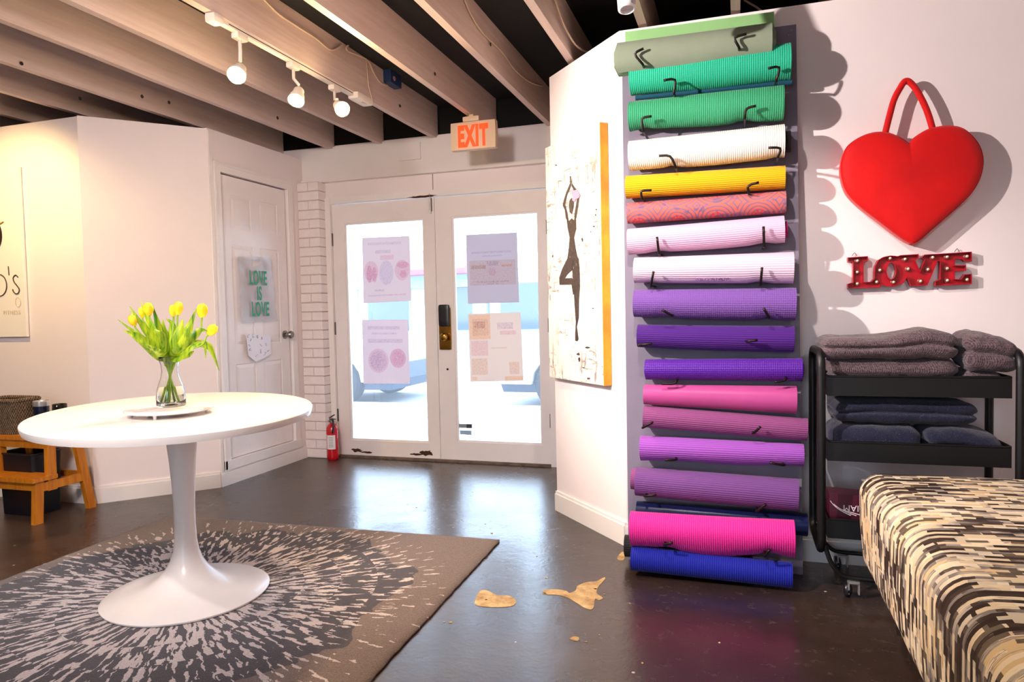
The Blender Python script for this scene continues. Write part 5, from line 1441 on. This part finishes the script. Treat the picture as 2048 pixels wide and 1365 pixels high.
vi = [(r - 0.003, h) for r, h in vo[::-1][:-2]] + [(0.045, 0.012), (0.0, 0.012)]
MB().lathe(vo + [(0.041, 0.191)] + vi, 40, VC, caps=False).build('glass', M_VASE, va, True)
MB().lathe([(0.0, 0.013), (0.044, 0.0135), (0.0485, 0.03), (0.0465, 0.06), (0.042, 0.075), (0.0, 0.075)], 32, VC, caps=False).build('water', M_WATER, va, True)
M_STEM = mat('tulip_stem', '#8fb22e', 0.5)
k = NT('tulip_leaf'); o_ = k.obj()
mp = k.n('ShaderNodeMapping'); mp.inputs['Scale'].default_value = (60, 60, 5); k.l(o_, mp.inputs[0])
lc = k.ramp(k.noise(1, 3, 0.6, mp.outputs[0]), [(0.36, lin('#3f7a12')), (0.62, lin('#b4cc2c'))])
dfn = k.n('ShaderNodeBsdfTranslucent'); k.l(lc, dfn.inputs[0]); k.l(lc, k.b.inputs['Base Color']); k.b.inputs['Roughness'].default_value = 0.4
mx = k.n('ShaderNodeMixShader'); mx.inputs[0].default_value = 0.32; k.l(k.b.outputs[0], mx.inputs[1]); k.l(dfn.outputs[0], mx.inputs[2]); k.l(mx.outputs[0], k.out.inputs['Surface'])
M_LEAF = k.m
k = NT('yellow_petal'); dfn = k.n('ShaderNodeBsdfTranslucent'); pc = k.ramp(k.noise(40, 2, 0.5, k.obj()), [(0.3, lin('#f2d800')), (0.7, lin('#fdf04a'))]); k.l(pc, dfn.inputs[0]); k.l(pc, k.b.inputs['Base Color']); k.b.inputs['Roughness'].default_value = 0.5
mx = k.n('ShaderNodeMixShader'); mx.inputs[0].default_value = 0.4; k.l(k.b.outputs[0], mx.inputs[1]); k.l(dfn.outputs[0], mx.inputs[2]); k.l(mx.outputs[0], k.out.inputs['Surface'])
M_PET = k.m
# tulips are laid out in the plane facing the table's long view, each with its own depth
def tp(zx, zy, dep): # crop pixel -> point at the vase distance, shifted in depth
    x, y = 200 + zx / 4.875, 580 + zy / 4.875
    n = Vector((VC.x, VC.y, 0)).normalized()
    return at_plane(x, y, VC + n * dep, n)
def leaf_mesh(path, w, name, parent, twist=0.3, seed=0):
    P = catmull(path, 5); n = len(P); rr = random.Random(seed)
    view = Vector((VC.x, VC.y, -0.25)).normalized()
    vs = []; fs = []; phase = rr.uniform(-0.9, 0.9)
    for i, p in enumerate(P):
        t_ = i / (n - 1)
        tg = (P[min(i + 1, n - 1)] - P[max(i - 1, 0)]).normalized()
        sd = tg.cross(view).normalized(); nn = sd.cross(tg).normalized()
        ang = phase + twist * t_
        s2 = sd * math.cos(ang) + nn * math.sin(ang); n2 = nn * math.cos(ang) - sd * math.sin(ang)
        ww = w * 0.86 * (0.22 + 0.70 * math.sin(math.pi * min(1, t_ * 0.86 + 0.12)) ** 0.8) * (1 - max(0, t_ - 0.72) / 0.28) ** 0.75 + 0.0006
        cup = 0.35 * ww
        for s in (-1, -0.5, 0, 0.5, 1):
            vs.append(p + s2 * (ww * s) + n2 * (cup * s * s))
    for i in range(n - 1):
        for c_ in range(4):
            a = i * 5 + c_; fs.append((a, a + 1, a + 6, a + 5))
    b = MB(); b.add(vs, fs); return b.build(name, M_LEAF, parent, True)
def tulip(head, tilt, foot, dep, via, size, leaves, label, open_=1.0, seed=0):
    hpnt = tp(*head, dep); fpt = VC + Vector((foot[0], foot[1], 0.016)); neck = VC + Vector((foot[0] * -0.35, foot[1] * -0.35, 0.140))
    neck = VC + Vector((-foot[0] * 0.3, -foot[1] * 0.3, 0.140))
    t = thing('tulip', label, 'tulip', fpt, 'tulips in the vase')
    ax = (tp(head[0] + tilt[0], head[1] + tilt[1], dep) - hpnt).normalized()
    base = hpnt - ax * size * 0.5
    pts = [fpt, neck] + [tp(q[0], q[1], dep * f) for q, f in via] + [base - ax * 0.012, base]
    MB().tube(catmull(pts, 5), 0.0034, 7).build('stem', M_STEM, t, True)
    fl = bpy.data.objects.new('blossom', None)
    pet = None
    ref = Vector((0, 0, 1)) if abs(ax.z) < 0.9 else Vector((1, 0, 0))
    x = (ref - ax * ref.dot(ax)).normalized(); y = ax.cross(x)
    for kk in range(6):
        a0 = 2 * math.pi * kk / 6 + seed; outer = kk % 2 == 0
        vs = []; fs = []; nr, nc = 8, 5
        for i in range(nr + 1):
            tt_ = i / nr
            rad = size * (0.10 + 0.30 * math.sin(math.pi * min(1, tt_ * 0.80 + 0.06)) ** 0.9) * open_ * (1.0 if outer else 0.9)
            if tt_ > 0.85: rad *= 1 - (tt_ - 0.85) * 1.2
            half = 0.62 * math.sin(math.pi * (0.14 + 0.80 * tt_)) ** 0.7 + 0.02
            for j in range(nc):
                a = a0 + half * (2 * j / (nc - 1) - 1)
                vs.append(base + ax * (size * tt_ * (1.0 if outer else 1.04)) + (x * math.cos(a) + y * math.sin(a)) * rad)
        for i in range(nr):
            for j in range(nc - 1):
                a = i * nc + j; fs.append((a, a + 1, a + nc + 1, a + nc))
        b = MB(); b.add(vs, fs); b.build('petal', M_PET, t, True)
    bpy.data.objects.remove(fl)
    for q, (w, pth) in enumerate(leaves):
        leaf_mesh([neck + Vector((0, 0, 0.015)), neck + Vector((0, 0, 0.045))] + [tp(a, c_, d_) for a, c_, d_ in pth], w, 'leaf', t, seed=seed * 10 + q)
    return t
tulip((318, 300), (-25, -60), (0.022, 0.010), -0.03, [((600, 640), 0.5), ((430, 470), 1)], 0.042, [
    (0.017, [(600, 660, -0.01), (470, 540, -0.04), (350, 430, -0.05), (170, 288, -0.05)]),
    (0.022, [(570, 640, -0.02), (420, 500, -0.06), (330, 440, -0.07), (228, 396, -0.08)]),
    (0.020, [(610, 600, 0.0), (500, 460, -0.01), (400, 330, -0.02), (285, 158, -0.02)])], 'yellow tulip leaning furthest to the left', 0.9, 1)
tulip((474, 190), (-8, -60), (0.012, -0.020), 0.01, [((640, 600), 0.5), ((540, 380), 1)], 0.048, [
    (0.022, [(620, 580, 0.02), (520, 430, 0.03), (450, 280, 0.03), (388, 90, 0.03)]),
    (0.018, [(640, 560, 0.01), (590, 400, 0.02), (550, 280, 0.02), (512, 148, 0.02)]),
    (0.024, [(600, 640, -0.05), (540, 600, -0.08), (480, 560, -0.09), (425, 515, -0.09)])], 'upright yellow tulip at the left behind long leaves', 0.95, 2)
tulip((712, 205), (-4, -60), (-0.006, 0.020), 0.03, [((690, 560), 0.6), ((712, 380), 1)], 0.044, [
    (0.020, [(680, 600, 0.04), (700, 450, 0.05), (700, 330, 0.05), (640, 284, 0.05)]),
    (0.025, [(660, 600, -0.04), (630, 480, -0.06), (590, 420, -0.07), (528, 388, -0.07)])], 'yellow tulip left of the pair in the middle', 0.85, 3)
tulip((764, 182), (6, -60), (-0.018, -0.006), 0.0, [((720, 560), 0.6), ((752, 350), 1)], 0.050, [
    (0.022, [(720, 580, -0.03), (750, 460, -0.04), (790, 360, -0.04), (808, 285, -0.04)]),
    (0.020, [(650, 620, 0.03), (640, 480, 0.05), (620, 380, 0.05), (612, 292, 0.05)])], 'yellow tulip right of the pair in the middle', 0.9, 4)
tulip((995, 205), (2, -60), (-0.024, 0.012), 0.02, [((780, 600), 0.5), ((960, 450), 1)], 0.054, [
    (0.024, [(760, 600, 0.0), (820, 480, 0.01), (880, 330, 0.01), (940, 183, 0.01)]),
    (0.022, [(740, 620, -0.05), (800, 540, -0.07), (850, 430, -0.08), (890, 320, -0.08)])], 'tall yellow tulip standing at the right', 1.0, 5)
tulip((1092, 395), (30, -35), (-0.030, -0.010), -0.02, [((800, 620), 0.5), ((990, 540), 1)], 0.046, [
    (0.020, [(780, 640, -0.02), (900, 470, -0.03), (980, 395, -0.03), (1050, 402, -0.03)]),
    (0.018, [(780, 640, -0.01), (900, 530, -0.02), (1050, 540, -0.02), (1110, 640, -0.02), (1162, 790, -0.02)]),
    (0.022, [(760, 660, -0.06), (850, 580, -0.09), (930, 520, -0.10), (1010, 508, -0.10)])], 'yellow tulip drooping furthest to the right', 1.05, 6)
tulip((405, 222), (-14, -60), (0.004, 0.026), 0.06, [((630, 600), 0.5), ((500, 400), 1)], 0.040, [
    (0.018, [(620, 620, 0.06), (520, 480, 0.08), (380, 330, 0.09), (290, 200, 0.09)]),
    (0.018, [(760, 650, 0.05), (830, 640, 0.06), (880, 620, 0.06), (918, 598, 0.06)]),
    (0.014, [(820, 600, 0.02), (960, 520, 0.02), (1020, 560, 0.02), (1030, 668, 0.02)])], 'small greenish yellow tulip half hidden at the left', 0.7, 7)

# ------------------------------------------------------------------ step stool
k = NT('orange_pine'); o_ = k.obj(); mp = k.n('ShaderNodeMapping'); mp.inputs['Scale'].default_value = (40, 40, 4); k.l(o_, mp.inputs[0])
k.l(k.ramp(k.noise(1, 4, 0.6, mp.outputs[0]), [(0.3, lin('#b5620c')), (0.7, lin('#d98a1e'))]), k.b.inputs['Base Color']); k.b.inputs['Roughness'].default_value = 0.4; k.b.inputs['Coat Weight'].default_value = 0.1
M_PINE = k.m
sx1 = -3.695; sx0 = sx1 - 0.42
so = thing('step_stool', 'orange stained wooden two step stool by the left wall', 'step stool', ((sx0 + sx1) / 2, 3.0, 0))
ST = 0.475
MB().box((sx0, 2.90, ST - 0.024), (sx1 + 0.004, 3.145, ST)).build('top_step', M_PINE, so)
MB().box((sx0 - 0.0, 2.805, 0.235), (sx1 + 0.012, 2.955, 0.258)).build('lower_step', M_PINE, so)
for x in (sx0 + 0.005, sx1 - 0.030):
    s = 0.03
    MB().hexa([(x, 2.815, 0), (x + s, 2.815, 0), (x + s, 2.865, 0), (x, 2.865, 0), (x, 2.83, 0.235), (x + s, 2.83, 0.235), (x + s, 2.88, 0.235), (x, 2.88, 0.235)]).build('leg', M_PINE, so)
    MB().hexa([(x, 3.155, 0), (x + s, 3.155, 0), (x + s, 3.205, 0), (x, 3.205, 0), (x, 3.075, ST - 0.024), (x + s, 3.075, ST - 0.024), (x + s, 3.125, ST - 0.024), (x, 3.125, ST - 0.024)]).build('leg', M_PINE, so)
    MB().hexa([(x, 2.905, 0.17), (x + s, 2.905, 0.17), (x + s, 2.958, 0.17), (x, 2.958, 0.17), (x, 2.912, ST - 0.024), (x + s, 2.912, ST - 0.024), (x + s, 2.96, ST - 0.024), (x, 2.96, ST - 0.024)]).build('upright', M_PINE, so)
    MB().box((x + 0.003, 2.862, 0.175), (x + s - 0.003, 3.15, 0.222)).build('side_rail', M_PINE, so)
MB().box((sx0 + 0.035, 2.835, 0.185), (sx1 - 0.03, 2.853, 0.235)).build('front_rail', M_PINE, so)
MB().box((sx0 + 0.035, 2.918, ST - 0.07), (sx1 - 0.03, 2.936, ST - 0.024)).build('front_rail', M_PINE, so)
MB().box((sx0 + 0.035, 3.10, ST - 0.07), (sx1 - 0.03, 3.118, ST - 0.024)).build('back_rail', M_PINE, so)
MB().box((sx0 + 0.035, 3.15, 0.19), (sx1 - 0.03, 3.166, 0.225)).build('back_rail', M_PINE, so)
# navy bin under the stool
bw = MB()
def rr3(cx_, cy_, hx_, hy_, r_, z): return [Vector((p[0], p[1], z)) for p in rrect(cx_, cy_, hx_, hy_, r_, 4)]
bcx, bcy = -3.95, 3.03
M_NBIN = mat('navy_bin_plastic', '#070a16', 0.4)
nb = thing('storage_bin', 'dark navy plastic bin under the step stool', 'bin', (bcx - 0.02, bcy, 0))
MB().loops([rr3(bcx - 0.04, bcy, 0.13, 0.085, 0.02, 0.002), rr3(bcx - 0.04, bcy, 0.14, 0.095, 0.02, 0.36), rr3(bcx - 0.04, bcy, 0.134, 0.089, 0.018, 0.36), rr3(bcx - 0.04, bcy, 0.125, 0.08, 0.016, 0.02)]).build('tub', M_NBIN, nb)
MB().tube(rr3(bcx - 0.04, bcy, 0.141, 0.096, 0.021, 0.36), 0.006, 8, True).build('rim', M_NBIN, nb, True)
# wicker basket on the stool
k = NT('grey_wicker'); o_ = k.obj(); sep = k.n('ShaderNodeSeparateXYZ'); k.l(o_, sep.inputs[0])
a_ = k.math('SINE', k.math('MULTIPLY', k.math('ADD', sep.outputs[0], sep.outputs[1]), 2 * math.pi / 0.016)); z_ = k.math('SINE', k.math('MULTIPLY', sep.outputs[2], 2 * math.pi / 0.026))
h_ = k.math('MULTIPLY', a_, z_); f_ = k.math('ADD', k.math('MULTIPLY', h_, 0.4), k.noise(60, 3, 0.6, o_), True)
k.l(k.ramp(f_, [(0.2, lin('#3d2f22')), (0.8, lin('#8a7358'))]), k.b.inputs['Base Color']); k.b.inputs['Roughness'].default_value = 0.7; k.bump(f_, 0.8, 0.008)
M_WICK = k.m
kx, ky = -4.09, 3.00
bk = thing('wicker_basket', 'brown woven basket on top of the step stool', 'basket', (kx, ky, ST))
MB().loops([rr3(kx, ky, 0.125, 0.080, 0.03, ST + 0.001), rr3(kx, ky, 0.140, 0.093, 0.03, ST + 0.19), rr3(kx, ky, 0.130, 0.083, 0.026, ST + 0.19), rr3(kx, ky, 0.116, 0.071, 0.024, ST + 0.012)]).build('body', M_WICK, bk, 50)
MB().tube(rr3(kx, ky, 0.137, 0.090, 0.03, ST + 0.195), 0.012, 8, True).build('rim', M_WICK, bk, True)
cu = Vector((-3.900, 3.045, ST + 0.0005))
tu = thing('tumbler', 'navy insulated tumbler with a silver rim beside the basket', 'tumbler', cu)
MB().lathe([(0.0, 0.0), (0.032, 0.0), (0.035, 0.006), (0.0415, 0.155), (0.0385, 0.155), (0.032, 0.01), (0.0, 0.01)], 28, cu, caps=False).build('cup', mat('navy_powder_coat', '#0c1530', 0.35, coat=0.2), tu, 40)
MB().lathe([(0.0417, 0.153), (0.043, 0.158), (0.043, 0.182), (0.0405, 0.184), (0.039, 0.182), (0.039, 0.153)], 28, cu, caps=False).build('rim', M_CHR, tu, 40)
cj = Vector((-3.775, 3.06, ST + 0.0005))
ja = thing('glass_jar', 'small clear glass jar beside the navy tumbler', 'jar', cj)
MB().lathe([(0.0, 0.0), (0.036, 0.0), (0.038, 0.006), (0.038, 0.165), (0.0355, 0.165), (0.0355, 0.008), (0.0, 0.008)], 28, cj, caps=False).build('glass', M_GLASS2, ja, True)
MB().lathe([(0.0, 0.009), (0.035, 0.009), (0.035, 0.10), (0.0, 0.10)], 24, cj, caps=False).build('contents', mat('cream_salt', '#e9d7b8', 0.8), ja, 40)

# ------------------------------------------------------------------ worn floor patches
M_WORN = NT('bare_concrete'); g_ = M_WORN.noise(16, 5, 0.7, M_WORN.obj())
M_WORN.l(M_WORN.ramp(g_, [(0.3, lin('#8f6a3c')), (0.6, lin('#c6a878')), (0.8, lin('#dcc8a0'))]), M_WORN.b.inputs['Base Color']); M_WORN.b.inputs['Roughness'].default_value = 0.75; M_WORN.bump(g_, 0.4, 0.004); M_WORN = M_WORN.m
def patch(pts, z=0.0012):
    q = [at_z(700 + x / 2.56, 900 + y / 2.56) for x, y in pts]
    q = catmull(q, 3, True)
    MB().prism([Vector((p.x, p.y, z)) for p in q], (0, 0, -0.001)).build('worn_patch', M_WORN, floor_ob)
patch([(665, 725), (700, 722), (738, 740), (760, 748), (820, 750), (850, 775), (835, 800), (780, 808), (690, 806), (645, 796), (640, 775)])
patch([(990, 722), (1050, 716), (1105, 724), (1125, 735), (1155, 722), (1165, 700), (1210, 680), (1260, 676), (1300, 655), (1305, 665), (1275, 700), (1262, 735), (1295, 760), (1275, 772), (1255, 765), (1250, 800), (1235, 820), (1195, 808), (1160, 785), (1110, 758), (1060, 745), (1000, 742)])
patch([(1125, 968), (1150, 958), (1172, 964), (1168, 980), (1140, 978)])
patch([(1368, 558), (1385, 530), (1402, 525), (1405, 560), (1385, 568)])
rp = random.Random(21)
for _ in range(46):
    x, y = rp.uniform(700, 1500), rp.uniform(945, 1330)
    p = at_z(x, y); s = rp.uniform(0.003, 0.009)
    MB().prism([Vector((p.x + s * math.cos(a) * rp.uniform(.5, 1.2), p.y + s * math.sin(a) * rp.uniform(.5, 1.2), 0.0012)) for a in (0, 1.3, 2.4, 3.6, 5)], (0, 0, -0.001)).build('paint_chip', M_WORN, floor_ob)
